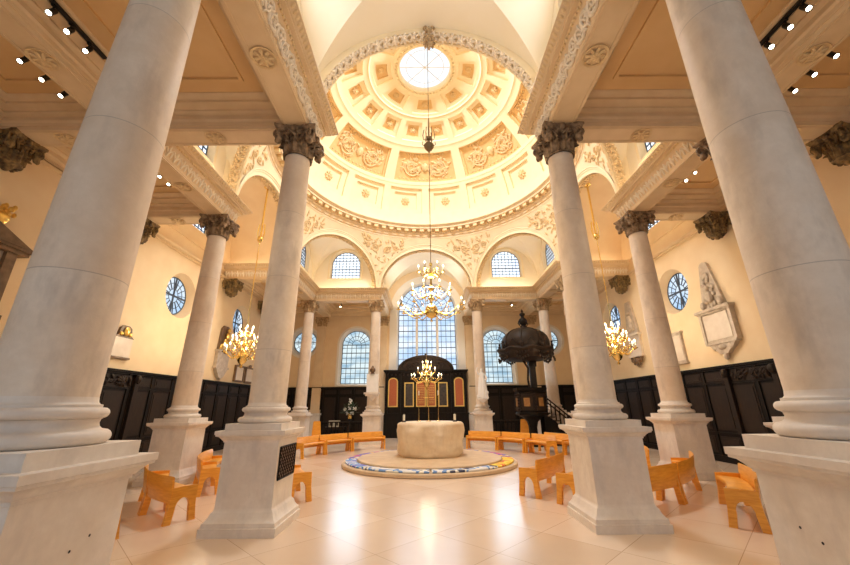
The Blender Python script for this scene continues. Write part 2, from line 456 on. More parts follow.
def sweep(mb, path, closed, prof, mi=0):
    rings = [[(q.x, q.y, z) for q in offset_path(path, closed, off)] for off, z in prof]
    mb.grid(rings, mi, False, closed_u=closed)
def segments(path, closed):
    n = len(path)
    return [(path[i], path[(i+1) % n]) for i in range(n if closed else n-1)]
def inset_segments(path, closed, off):
    q = offset_path(path, closed, off); n = len(q)
    return [(q[i], q[(i+1) % n]) for i in range(n if closed else n-1)]
def ornament(mb, p0, p1, z, kind, h=.2, sp=.24, mi=0, tilt=0.0):
    p0 = Vector((p0[0], p0[1], 0)); p1 = Vector((p1[0], p1[1], 0)); d = p1 - p0; Lg = d.length
    if Lg < sp: return
    T = d/Lg; N0 = Vector((T.y, -T.x, 0)); Z0 = Vector((0,0,1)); Z = Z0*cos(tilt) + N0*sin(tilt); Nn = N0*cos(tilt) - Z0*sin(tilt); k = max(1, int(Lg/sp)); st = Lg/k
    for i in range(k):
        c = p0 + T*(st*(i+.5)) + Z0*z
        if kind == 'egg': mb.blob(c, st*.36, .022, h*.5, mi, 6, 4, T, Nn, Z)
        elif kind == 'dentil': mb.obox(c, T, Nn, Z, -st*.28, st*.28, -.02, .035, -h/2, h/2, mi)
        elif kind == 'leaf':
            mb.blob(c, st*.16, .045, h*.48, mi, 6, 4, T, Nn, Z)
            for s in (-1, 1):
                e = (T*s*.62 + Z*.78).normalized(); q = e.cross(Nn)
                mb.blob(c + T*s*st*.22 + Z*h*.05, st*.10, .024, h*.38, mi, 6, 4, q, Nn, e)
            mb.blob(c + T*st*.5 - Z*h*.1, st*.12, .02, h*.3, mi, 6, 4, T, Nn, Z)
        elif kind == 'scroll':
            s = 1 if i % 2 else -1
            pts = []
            for j in range(15):
                t = j/14; a = s*(PI*.2 + t*PI*2.3); r = h*.44*(1 - .72*t)
                pts.append(c + T*(r*cos(a)) + Z*(r*sin(a)*.95) + Nn*.018)
            mb.tube(pts, [.034 - .018*j/14 for j in range(15)], 5, mi)
            for j in range(5):
                a = 2*PI*j/5 + i; e = T*cos(a) + Z*sin(a); q = e.cross(Nn)
                mb.blob(c + e*h*.30, .034, .036, h*.19, mi, 6, 4, q, Nn, e)
            mb.blob(c, h*.13, .055, h*.13, mi, 6, 4, T, Nn, Z)
            for s2 in (-1, 1):
                e = (T*.75 + Z*s2*.66).normalized(); q = e.cross(Nn)
                mb.blob(c + T*st*.46 + Z*s2*h*.2, .04, .035, h*.26, mi, 6, 4, q, Nn, e)
def mirror(path, sx):                    # room stays on the right of the path
    if sx < 0: return path
    return [(-x, y) for x, y in reversed(path)]
WE = W + .1
NTR = [0]
def trim(mb, mats, label):
    NTR[0] += 1
    return struct('trim_%d' % NTR[0], mb, mats, label, 'entablature')
mains = [[(-A,YW),(-A,Y1),(-B,Y1),(-B,Y2),(-W-.05,Y2)],[(-W-.05,Y3),(-B,Y3),(-B,Y4),(-A,Y4),(-A,YE)]]
for sx, nm in ((-1,'left'),(1,'right')):
  for mi_, part in enumerate(mains):
    p = mirror(part, sx); m = MB(); sweep(m, p, False, PROF)
    t = trim(m, [M['trim']], 'carved entablature on the %s side, %s' % (nm, ('from the nave to the near transept beam','from the far transept beam to the altar end')[mi_]))
    fz = MB(); segs = inset_segments(p, False, .365)
    for i, (a, b) in enumerate(segs):
        near = abs(abs(a.x) - (A-.365)) < .02 and abs(abs(b.x) - (A-.365)) < .02 and min(a.y, b.y) < 3
        ornament(fz, a, b, 8.757, 'scroll' if near else 'leaf', .36, .27 if near else .30, 0, .36)
    fz.build('carved_frieze', M['frieze'], t)
    eg = MB()
    for a, b in inset_segments(p, False, .475): ornament(eg, a, b, 8.975, 'dentil', .06, .10)
    for a, b in inset_segments(p, False, .69): ornament(eg, a, b, 9.148, 'egg', .13, .12, 0, .75)
    eg.build('egg_and_dart_band', M['carving'], t)
  bd = MB()
  for z0, z1, dp in ((8.42,8.50,.05),(8.62,8.66,.03),(9.22,9.30,.07)): bd.box(*sorted((sx*(W-dp), sx*(W+.02))), Y2+.3, Y3-.3, z0, z1)
  trim(bd, [M['plaster']], 'plain moulded bands across the end wall of the %s transept' % nm)
YB0 = YW
bays = [[(-A,Y0),(-B,Y0),(-B,Y1),(-A,Y1)],[(-B,Y0),(-WE,Y0),(-WE,Y1),(-B,Y1)],[(-B,Y1),(-WE,Y1),(-WE,Y2),(-B,Y2)],
        [(-B,Y3),(-WE,Y3),(-WE,Y4),(-B,Y4)],[(-B,Y4),(-WE,Y4),(-WE,YE+.1),(-B,YE+.1)],[(-A,Y4),(-B,Y4),(-B,YE+.1),(-A,YE+.1)]]
APROF = [(.30,8.50),(.30,8.60),(.325,8.60),(.325,8.70),(.37,8.735),(.345,8.75),(.345,8.86),(.39,8.88),(.43,8.93),(.43,8.97),(.52,9.0),(.60,9.035),(.60,9.10),(.63,9.115),(.70,9.18),(.72,9.20),(.72,ZT+.02)]
bayn = ['inner west','outer west','outer middle','outer dome','outer east','inner east']
for sx, nm in ((-1,'left'),(1,'right')):
    for k, b in enumerate(bays):
        p = mirror(b, sx); m = MB(); sweep(m, p, True, APROF)
        trim(m, [M['trim']], 'stepped cornice round the %s aisle ceiling bay on the %s' % (bayn[k], nm))
        c = MB(); xs = [q[0] for q in p]; ys = [q[1] for q in p]
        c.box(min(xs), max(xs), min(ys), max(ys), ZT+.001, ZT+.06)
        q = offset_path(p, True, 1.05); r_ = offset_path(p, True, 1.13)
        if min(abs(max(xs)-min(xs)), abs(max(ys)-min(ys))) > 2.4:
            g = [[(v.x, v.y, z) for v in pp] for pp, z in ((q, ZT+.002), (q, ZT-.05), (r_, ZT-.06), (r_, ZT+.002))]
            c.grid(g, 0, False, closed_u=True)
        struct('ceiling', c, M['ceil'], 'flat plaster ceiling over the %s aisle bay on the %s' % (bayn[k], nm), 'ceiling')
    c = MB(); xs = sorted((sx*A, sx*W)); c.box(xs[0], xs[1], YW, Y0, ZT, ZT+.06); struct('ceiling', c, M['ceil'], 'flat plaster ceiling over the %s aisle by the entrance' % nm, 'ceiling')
    # soffits of the beams
    s = MB(); q = .297
    def strip(x0, x1, y0, y1):
        xa, xb = sorted((sx*x0, sx*x1)); s.box(xa, xb, y0, y1, ZB, ZB+.04)
        if abs(xb-xa) < .7 or abs(y1-y0) < .7:
            al = abs(y1-y0) > abs(xb-xa)
            for o_ in (-.235, .235):
                if al: m_ = (xa+xb)/2 + o_; s.box(m_-.014, m_+.014, y0+.3, y1-.3, ZB-.014, ZB)
                else: m_ = (y0+y1)/2 + o_; s.box(xa+.3, xb-.3, m_-.014, m_+.014, ZB-.014, ZB)
    strip(A-q, A+q, YW, Y1+q); strip(A-q, A+q, Y4-q, YE)
    strip(B-q, B+q, Y0-q, Y2+q); strip(B-q, B+q, Y3-q, YE)
    for y in (Y1, Y4): strip(A+q, B-q, y-q, y+q)
    strip(A+q, B-q, Y0-q, Y0+q)
    for y in (Y0, Y1, Y2, Y3, Y4): strip(B+q, W, y-q, y+q)
    strip(W-.2, W+.1, YW, YE)
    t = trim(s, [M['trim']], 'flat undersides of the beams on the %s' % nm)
    spots = [(A,(Y0+Y1)/2),(B,(Y0+Y1)/2),((A+B)/2,Y1),(B,(Y1+Y2)/2),((B+W)/2,Y1),((B+W)/2-.05,Y2),((B+W)/2-.05,Y3),(B,(Y3+Y4)/2),((A+B)/2,Y4),(A,(Y4+YE)/2)]
    for x, y in spots:
        rb = MB(); cx = sx*x
        rb.lathe([(.235,8.50),(.25,8.48),(.25,8.465),(.225,8.47),(.205,8.485),(.205,8.50)], 24, (cx,y,0))
        for ring, (nn, rr, sz) in enumerate(((8,.125,.085),(6,.06,.055))):
            for i in range(nn):
                a = 2*PI*i/nn + ring*.4; e = Vector((cos(a), sin(a), 0)); u = Vector((-sin(a), cos(a), 0))
                rb.blob((cx + e.x*rr, y + e.y*rr, 8.478 - ring*.012), .04, sz, .028, 0, 6, 4, u, e, (0,0,1))
        rb.blob((cx, y, 8.455), .04, .04, .03)
        rb.build('rosette', M['carving'], t)

# ---- upper walls over the entablature, with the lunette windows
LW = {'kind': 'arch', 'nx': 8, 'dz': .21}
def lunette(O, U, N, u0, u1, uc, hw, label, nm, wide=False):
    _, h = window(O, U, N, ('arch', uc, hw, 10.12, 11.15, min(hw, .98)), .22, M['glass_high'], .09, LW, label, surround=(.14, .05), fr=M['dome'])
    wall(nm, O, U, N, [(u0, ZT-.1), (u1, ZT-.1), (u1, 12.7), (u0, 12.7)], [h], M['vault'], 'plaster wall above the cornice, ' + label.split(' window ')[-1])
for sx, nm in ((-1,'left'),(1,'right')):
    for y0, y1, ya, en in ((Y1, Y2, Y1, 'near'), (Y3, Y4, Y4, 'far')):
        Nn = (0, 1, 0) if en == 'near' else (0, -1, 0)
        xs = sorted((sx*A, sx*B))
        lunette((0, ya, 0), (1,0,0), Nn, xs[0], xs[1], sx*(A+B)/2, 1.02, 'arched lunette window in the cross wall of the %s %s corner under the dome' % (en, nm), 'wall_' + ('west_' if en == 'near' else 'east_') + nm)
        lunette((sx*B, 0, 0), (0,1,0), (-sx,0,0), y0, y1, (y0+y1)/2, 1.02, 'arched lunette window in the side wall of the %s %s corner under the dome' % (en, nm), 'wall_%s_%s' % (nm, en))
    lunette((sx*A, 0, 0), (0,1,0), (-sx,0,0), YW, Y1, (Y0+Y1)/2, .95, 'arched lunette window above the %s nave beam' % nm, 'wall_nave_' + nm)
    lunette((sx*A, 0, 0), (0,1,0), (-sx,0,0), Y4, YE, (Y4+YE)/2, .95, 'arched lunette window beside the altar vault on the %s' % nm, 'wall_chancel_' + nm)
    # transept cheeks
    for y in (Y2, Y3):
        f = MB(); xs = sorted((sx*B, sx*W))
        f.box(xs[0], xs[1], y-.03, y+.03, ZT-.1, 12.7)
        struct('wall_transept_' + nm, f, M['plaster'], 'side wall of the %s transept above the cornice' % nm, 'wall')

# ---- vaults
ZS = 9.25
def ell(t, h): return math.sqrt(max(0.0, 1 - (t/h)**2))
def groin(name, xc, yc, hx, hy, H, label, m=M['vault'], n=48):
    g = MB(); P = []
    us = [sin(PI/2*(2*i/n - 1)) for i in range(n+1)]
    for v in us:
        P.append([(xc + hx*u, yc + hy*v, ZS + H*max(ell(u, 1), ell(v, 1))) for u in us])
    w = n+1; fs = []
    for j in range(n):
        for i in range(n):
            a, b_, c, d = j*w+i, j*w+i+1, (j+1)*w+i+1, (j+1)*w+i
            if i == j: fs += [(a,b_,c),(a,c,d)]
            elif i + j == n-1: fs += [(a,b_,d),(b_,c,d)]
            else: fs.append((a,b_,c,d))
    g.add([p for row in P for p in row], fs, 0, True)
    return struct(name, g, m, label, 'ceiling', angle=25)
groin('ceiling', 0, (Y0+Y1)/2, A, (Y1-Y0)/2, 2.98, 'white groin vault over the nave')
groin('ceiling', 0, (Y4+YE)/2, A, (YE-Y4)/2, 3.1, 'white groin vault over the altar end')
g = MB(); n = 36
g.grid([[(-A*cos(PI*i/n), y, ZS + 3.1*sin(PI*i/n)) for i in range(n+1)] for y in (YW, Y0)])
struct('ceiling', g, M['vault'], 'white barrel vault over the entrance end of the nave', 'ceiling')
ym = (Y2+Y3)/2; hy = (Y3-Y2)/2
for sx, nm in ((-1,'left'),(1,'right')):
    g = MB(); g.grid([[(sx*x, ym - hy*cos(PI*i/n), ZS + 3.1*sin(PI*i/n)) for i in range(n+1)] for x in (B, W+.05)])
    struct('ceiling', g, M['plaster'], 'cream barrel vault of the %s transept' % nm, 'ceiling')
    for ya, s, en in ((Y1, 1, 'near'), (Y4, -1, 'far')):
        g = MB(); c = B - A; cy = Y2 - Y1; N_ = 36; P = []
        us = [.5 + .5*sin(PI/2*(2*i/N_ - 1)) for i in range(N_+1)]
        vs = []; idx = {}; fs = []
        for j in range(N_+1):
            for i in range(N_+1-j):
                u, v = us[i], us[j]
                z = ZS + 3.0*max(ell(2*u-1, 1), ell(2*v-1, 1))
                idx[(i,j)] = len(vs); vs.append((sx*(B - u*c), ya + s*v*cy, z))
        for j in range(N_):
            for i in range(N_-j):
                if i + j + 2 <= N_:
                    q4 = (idx[(i,j)], idx[(i+1,j)], idx[(i+1,j+1)], idx[(i,j+1)])
                    if i == j: fs += [(q4[0],q4[1],q4[2]),(q4[0],q4[2],q4[3])]
                    else: fs.append(q4)
                else: fs.append((idx[(i,j)], idx[(i+1,j)], idx[(i,j+1)]))
        g.add(vs, fs, 0, True)
        struct('ceiling', g, M['vault'], 'white corner vault between two dome arches, %s %s' % (en, nm), 'ceiling', angle=25)

# ---- the eight arches and the pendentives
RI, RO, PD, PB = 2.80, 3.16, .28, .06
def HX(r): return 2.98 + (r-RI)*.45
RZ, RR = 12.78, 7.22                  # underside and radius of the dome ring
verts = [(-A,Y1),(A,Y1),(B,Y2),(B,Y3),(A,Y4),(-A,Y4),(-B,Y3),(-B,Y2)]
names8 = ['west','near right','right','far right','east','far left','left','near left']
pend = MB(); pleaf = MB()
for k in range(8):
    a = Vector((*verts[k], 0)); b = Vector((*verts[(k+1) % 8], 0)); mid = (a+b)/2; U = (b-a).normalized(); Nn = Vector((-U.y, U.x, 0))
    Lh = (b-a).length/2; sc = Lh/A
    P = lambda r, t, d: mid + U*(-HX(r)*sc*cos(t)) + Nn*d + Vector((0,0,ZS + r*sin(t)))
    n = 40; prof = [(RO, PD+.05),(RO-.05, PD+.07),(RO-.09, PD+.03),(RO-.15, PD+.03),(RO-.17, PD+.0),(RI+.05, PD),(RI+.03, PD+.02),(RI, PD+.02),(RI, .24),(RI+.03,.23),(RI+.03,-PB+.04),(RI,-PB+.03),(RI,-PB-.02),(RI+.05,-PB),(RO+.2,-PB),(RO+.25,0)]
    m = MB(); m.grid([[P(r, PI*i/n, d) for i in range(n+1)] for r, d in prof], 0, True)
    for q in (0, PI):                       # impost block
        p0 = P((RI+RO)/2, q, 0); m.obox(p0, U, Nn, (0,0,1), -.16, .16, -PB-.05, PD+.05, -.12, .03)
    o = struct('trim_%d' % (NTR[0]+1), m, M['dome'], 'moulded arch carrying the dome on its %s side' % names8[k], 'arch', angle=30); NTR[0] += 1
    lf = MB(); nl = 34
    for i in range(nl):
        t = PI*(i+.5)/nl; rad = (U*cos(PI-t) + Vector((0,0,1))*sin(t)); tan = Nn.cross(rad)
        c = P(RI+.0, t, .04)
        lf.blob(c - rad*.06, .075, .075, .06, 0, 6, 4, tan, Nn, rad)
        for s in (-1, 1):
            for a_, ln in ((.5,.12),(1.25,.11),(2.2,.10)):
                e = (tan*cos(a_) + Nn*(s*sin(a_))).normalized()
                lf.blob(c + e*.10 - rad*.04, .045, .045, ln*.8, 0, 6, 4, e.cross(rad), rad, e)
    lf.build('leaf_garland', M['frieze'] if k == 0 else M['carving'], o)
    if k == 0:
        kb = MB(); kb.lathe([(0,-.52),(.06,-.50),(.13,-.42),(.155,-.32),(.13,-.22),(.06,-.16),(.035,-.10),(.05,-.04),(.12,.02)], 18, (.05, Y1-.05, ZS+RI))
        for i in range(24):
            t_ = 2*PI*i/8 + (i//8)*.4; kb.blob((.05+.14*cos(t_), Y1-.05+.14*sin(t_), ZS+RI-.42+.09*(i//8)), .045, .045, .05)
        for i in range(8):
            t_ = 2*PI*i/8; kb.blob((.05+.13*cos(t_), Y1-.10, ZS+RI+.10+.13*sin(t_)), .05, .04, .06)
        kb.build('keystone_boss', M['capfar'], o)
    # pendentive strip from the arch up to the ring
    th0 = math.atan2((a-Vector((0,YC,0))).y, a.x); th1 = math.atan2((b-Vector((0,YC,0))).y, b.x)
    while th1 < th0: th1 += 2*PI
    n = 24; rows = []
    for j in range(9):
        w_ = j/8; row = []
        for i in range(n+1):
            t = PI*i/n; e = P(RO-.03, t, PD)
            f_ = (1 - cos(t))/2; th = th0 + (th1-th0)*f_
            r_ = Vector((RR*cos(th), YC + RR*sin(th), RZ))
            p = e.lerp(r_, w_); d = Vector((p.x, p.y-YC, 0)); bul = .22*sin(PI*w_)*(1-sin(t))**1.0
            row.append(p + d.normalized()*bul)
        rows.append(row)
    pend.grid(rows, 0, True)
    def surf(t, w_, th0=th0, th1=th1, P=P):
        e = P(RO-.03, t, PD); f_ = (1 - cos(t))/2; th = th0 + (th1-th0)*f_
        p = e.lerp(Vector((RR*cos(th), YC + RR*sin(th), RZ)), w_); d = Vector((p.x, p.y-YC, 0))
        return p + d.normalized()*(.22*sin(PI*w_)*(1-sin(t)))
    random.seed(40 + k)
    for side in (0, 1):
        for j in range(34):
            t = .22 + .85*random.random()**1.0; w_ = .12 + .78*random.random()
            if side: t = PI - t
            c = surf(t, w_); tu = (surf(t+.02, w_) - c).normalized(); tv = (surf(t, w_+.02) - c); tv = (tv - tu*tv.dot(tu)).normalized(); nn = tu.cross(tv)
            if nn.dot(Vector((0,YC,10)) - c) < 0: nn = -nn
            a_ = random.uniform(0, PI); e = tu*cos(a_) + tv*sin(a_)
            pleaf.blob(c + nn*.01, .05, .05, random.uniform(.09,.17), 0, 6, 4, e.cross(nn), nn, e)
        for (t, w_, R_) in ((.55,.55,.26),(.85,.4,.17)):
            if side: t = PI - t
            c = surf(t, w_); tu = (surf(t+.02, w_) - c).normalized(); tv = (surf(t, w_+.02) - c); tv = (tv - tu*tv.dot(tu)).normalized(); nn = tu.cross(tv)
            if nn.dot(Vector((0,YC,10)) - c) < 0: nn = -nn
            pleaf.tube([c + nn*.03 + (tu*cos(j*.5) + tv*sin(j*.5))*R_*(1-.7*j/19) for j in range(20)], .035, 5)
    # pier behind the foot of the two arches, with a shield
    rad = (a - Vector((0,YC,0))).normalized(); tan = Vector((-rad.y, rad.x, 0)); q = a + rad*.10
    pier = pend; pier.lathe([(.34,ZT-.05),(.34,11.0),(.30,12.7)], 12, (q.x, q.y, 0))
    c = surf(.30, .62); c2 = a.copy(); c = Vector((a.x, a.y, 0)) - rad*.42 + Vector((0,0,11.55)); 
    pleaf.blob(Vector((a.x,a.y,9.62)) - rad*.24, .16, .10, .20, 0, 8, 5, tan, rad, (0,0,1))
NTR[0] += 1
po = struct('trim_%d' % NTR[0], pend, M['dome'], 'curved pendentives between the arches and the dome ring', 'pendentive', angle=60)
pleaf.build('foliage_relief', M['carving'], po)

# ---- dome
DR, DZ, DH = 7.30, 13.70, 5.97
PHR = math.radians(77.8)
TIERS = [(9.5, 25.5, 16, 0.5, .82, .56, .14), (29.5, 46.3, 8, 0.0, .86, .80, .12), (52.6, 62.6, 16, 0.5, .74, .46, .12), (67.2, 75.2, 8, 0.0, .72, .46, .11)]
def dome_pt(th, ph, d=0.0):
    r = DR*cos(ph); z = DZ + DH*sin(ph)
    n = Vector((cos(ph)/DR, 0, sin(ph)/DH)).normalized()
    return Vector(((r + d*n.x)*cos(th), YC + (r + d*n.x)*sin(th), z + d*n.z))
def dome_depth(th, ph):
    for p0, p1, n, off, fr, fi, dp in TIERS:
        a, b = math.radians(p0), math.radians(p1)
        if a < ph < b:
            x = (th - PI/2)/(2*PI/n) - off; s = abs(x - round(x))*2; t = abs(2*(ph-a)/(b-a) - 1)
            asp = .62 if n == 16 else .80
            if s < fi and t < (fi/fr)*1.0 - .04 + .0: return dp*1.9
            if s < fr: return dp
    for c in (27.5, 49.5, 65.0, 76.6):
        if abs(ph - math.radians(c)) < math.radians(.35): return -.03
    return 0.0
e_ = .0015; ths = set(); phs = set()
for p0, p1, n, off, fr, fi, dp in TIERS:
    for i in range(n):
        c = PI/2 + (i + off)*2*PI/n
        for f_ in (fr, fi):
            for s in (-1, 1):
                x = (c + s*f_*PI/n) % (2*PI); ths.add(x - e_); ths.add(x + e_)
    a, b = math.radians(p0), math.radians(p1); k = (fi/fr) - .04
    for x in (a, b, (a+b)/2 - k*(b-a)/2, (a+b)/2 + k*(b-a)/2): phs.add(x - e_); phs.add(x + e_)
for i in range(96): ths.add(2*PI*i/96)
for c in (27.5, 49.5, 65.0, 76.6):
    for s in (-.37, -.33, .33, .37): phs.add(math.radians(c + s))
for i in range(27): phs.add(PHR*i/26)
def clean(v, hi):
    v = sorted(x for x in v if 0 <= x <= hi); o = [v[0]]
    for x in v[1:]:
        if x - o[-1] > .0008: o.append(x)
    return o
TH = [x for x in clean(ths, 2*PI-.0008)]; PH = clean(phs, PHR)
m = MB()
gp = [[dome_pt(t, p, dome_depth(t, p)) for t in TH] for p in PH]; nT = len(TH)
m.v = [p for row in gp for p in row]
for j in range(len(PH)-1):
    for i in range(nT):
        i2 = (i+1) % nT; th_ = (TH[i] + (TH[i2] if i2 else 2*PI))/2; ph_ = (PH[j]+PH[j+1])/2
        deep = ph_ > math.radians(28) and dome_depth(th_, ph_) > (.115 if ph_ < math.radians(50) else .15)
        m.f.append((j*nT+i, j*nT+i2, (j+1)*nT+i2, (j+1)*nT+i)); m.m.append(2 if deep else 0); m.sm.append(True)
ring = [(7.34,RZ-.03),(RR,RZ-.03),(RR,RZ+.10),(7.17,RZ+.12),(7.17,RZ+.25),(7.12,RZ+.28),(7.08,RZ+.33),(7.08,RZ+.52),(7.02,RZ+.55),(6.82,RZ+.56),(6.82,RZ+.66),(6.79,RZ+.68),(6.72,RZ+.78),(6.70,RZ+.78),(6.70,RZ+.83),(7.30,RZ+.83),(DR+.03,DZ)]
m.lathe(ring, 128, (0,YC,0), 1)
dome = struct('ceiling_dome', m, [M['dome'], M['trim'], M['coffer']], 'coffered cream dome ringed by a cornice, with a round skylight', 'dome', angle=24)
md = MB()
for i in range(84):
    t = 2*PI*(i+.5)/84; e = Vector((cos(t), sin(t), 0)); u = Vector((-sin(t), cos(t), 0))
    md.obox((0,YC,0), e, u, (0,0,1), 6.86, 7.10, -.13, .13, RZ+.37, RZ+.555)
md.build('modillion_band', M['carving'], dome)
for p0, p1, n, off, fr, fi, dp in TIERS:
    pc = math.radians((p0+p1)/2)
    for i in range(n):
        tc = PI/2 + (i + off)*2*PI/n; c = dome_pt(tc, pc, dp*1.9 - .02); nn = (c - dome_pt(tc, pc, dp*1.9 + .5)).normalized()
        ut = Vector((-sin(tc), cos(tc), 0)); vp = nn.cross(ut)
        r = MB()
        if n == 8 and p0 < 40:
            # scrolling foliage round a central boss
            span = 2*PI/n*DR*cos(pc)*fi*.5; hh = math.radians(p1-p0)*DH*.42
            def Q(x, y, d=.03): return dome_pt(tc - x/(DR*cos(pc + y*.5/DH)), pc + y/6.3, dp*1.9 - d)
            r.blob(Q(0,0,.05), .22, .10, .30, 0, 8, 5, ut, nn, vp)
            for s in (-1, 1):
                for (cx, cy, R_, tw) in ((.50*span, -.05, .50, 1), (.52*span, .0, .26, -1)):
                    pts = []
                    for j in range(30):
                        q = j/29; a = PI*.9 + tw*q*PI*3.2; rr = R_*hh*1.55*(1 - .55*q)
                        pts.append(Q(s*(cx + rr*cos(a)), cy + rr*sin(a)*.95, .05))
                    r.tube(pts, [.055 - .03*j/29 for j in range(30)], 5)
                for j in range(44):
                    a = random.uniform(0, 2*PI); rr = random.uniform(.25, 1.0)*hh*.9
                    x = s*(.50*span + 1.15*rr*cos(a)); y = rr*sin(a)
                    b_ = random.uniform(0, PI); e = ut*cos(b_) + vp*sin(b_)
                    r.blob(Q(x, y, .03), .06, .07, random.uniform(.10,.19), 0, 6, 4, e.cross(nn), nn, e)
            for j in range(14):
                x = (j/13*2-1)*span*.92
                for sy in (-1, 1): r.blob(Q(x*(1 if sy < 0 else .74), sy*hh*1.02, .03), .07, .06, .07, 0, 6, 4, ut, nn, vp)
            r.build('foliage_relief', M['carving'], dome)
        else:
            z = {16: .30 if p0 < 20 else .21, 8: .19}[n]
            for j in range(8):
                a = 2*PI*j/8; e = ut*cos(a) + vp*sin(a)
                r.blob(c + e*z*.55 + nn*.03, z*.24, .06, z*.48, 0, 6, 4, e.cross(nn), nn, e)
            r.blob(c + nn*.07, z*.28, .08, z*.28, 0, 8, 5, ut, nn, vp)
            r.build('rosette', M['carving'], dome)
ro = DR*cos(PHR); zo = DZ + DH*sin(PHR)
rim = MB(); rim.lathe([(ro+.02,zo-.02),(ro-.02,zo-.08),(ro-.10,zo-.09),(ro-.14,zo-.03),(ro-.16,zo+.1),(ro-.16,zo+.24)], 64, (0,YC,0))
for i in range(48):
    t = 2*PI*i/48; rim.blob((cos(t)*(ro+.06), YC + sin(t)*(ro+.06), zo-.07), .07, .07, .06)
rim.build('oculus_rim', M['dome'], dome)
NWIN[0] += 1
g = MB(); zz = zo + .22
for i in range(8):
    t = 2*PI*i/8; g.obox((0,YC,0), (cos(t),sin(t),0), (-sin(t),cos(t),0), (0,0,1), 0, ro-.15, -.012, .012, zz-.06, zz-.01)
g.tube([(cos(2*PI*i/32)*(ro-.5), YC + sin(2*PI*i/32)*(ro-.5), zz-.03) for i in range(33)], .018, 4)
w_ = struct('window_%d' % NWIN[0], g, M['white'], 'round glazed skylight at the crown of the dome', 'window')
g = MB(); g.poly([circ(0, YC, ro-.15, 48)], lambda u, v: (u, v, zz)); g.build('glass', M['oculus'], w_)

# ---- cove lamps lying on the cornices (warm strips)
def cove(path, closed, off, z, nm):
    c = MB()
    for a, b in inset_segments(path, closed, off):
        d = Vector((b.x-a.x, b.y-a.y, 0)); Lg = d.length
        if Lg < .8: continue
        t = d/Lg; nrm = Vector((t.y,-t.x,0))
        c.obox((a.x,a.y,0), t, nrm, (0,0,1), .15, Lg-.15, -.03, .03, z, z+.025)
    o = c.build('cove_lamp', M['cove']); tag(o, nm, 'strip light'); return o
for sx, nm in ((-1,'left'),(1,'right')):
    cove(mirror([(-A,Y0),(-A,Y1),(-B,Y1),(-B,Y2),(-W+.1,Y2)], sx), False, .36, ZT+.005, 'warm strip light hidden on top of the near cornice on the %s side' % nm)
    cove(mirror([(-W+.1,Y3),(-B,Y3),(-B,Y4),(-A,Y4),(-A,YE)], sx), False, .36, ZT+.005, 'warm strip light hidden on top of the far cornice on the %s side' % nm)
c = MB()
for i in range(96):
    t = 2*PI*(i+.5)/96; c.obox((0,YC,0), (cos(t),sin(t),0), (-sin(t),cos(t),0), (0,0,1), 7.02, 7.08, -.2, .2, RZ+.835, RZ+.86)
tag(c.build('cove_lamp', M['ringcove']), 'warm ring of strip light on top of the dome cornice', 'strip light')

# ---- unseen box added round the church to stop sky light leaking in
r = MB(); X = W + .45
r.box(-X, X, YW, YE+.6, ZSHELL, ZSHELL+.2)
for sx in (-1, 1): r.box(*sorted((sx*X, sx*(X+.2))), YW, YE+.6, -.2, ZSHELL)
r.box(-X, X, YE+.6, YE+.8, -.2, ZSHELL); r.box(-X, X, YW-.2, YW, 12.5, ZSHELL)
for sx in (-1, 1): r.box(*sorted((sx*A, sx*X)), YW-.2, YW, ZT, ZSHELL)
struct('light_block_shell', r, M['ceil'], 'unseen outer box added to block stray sky light', 'light_block_shell')
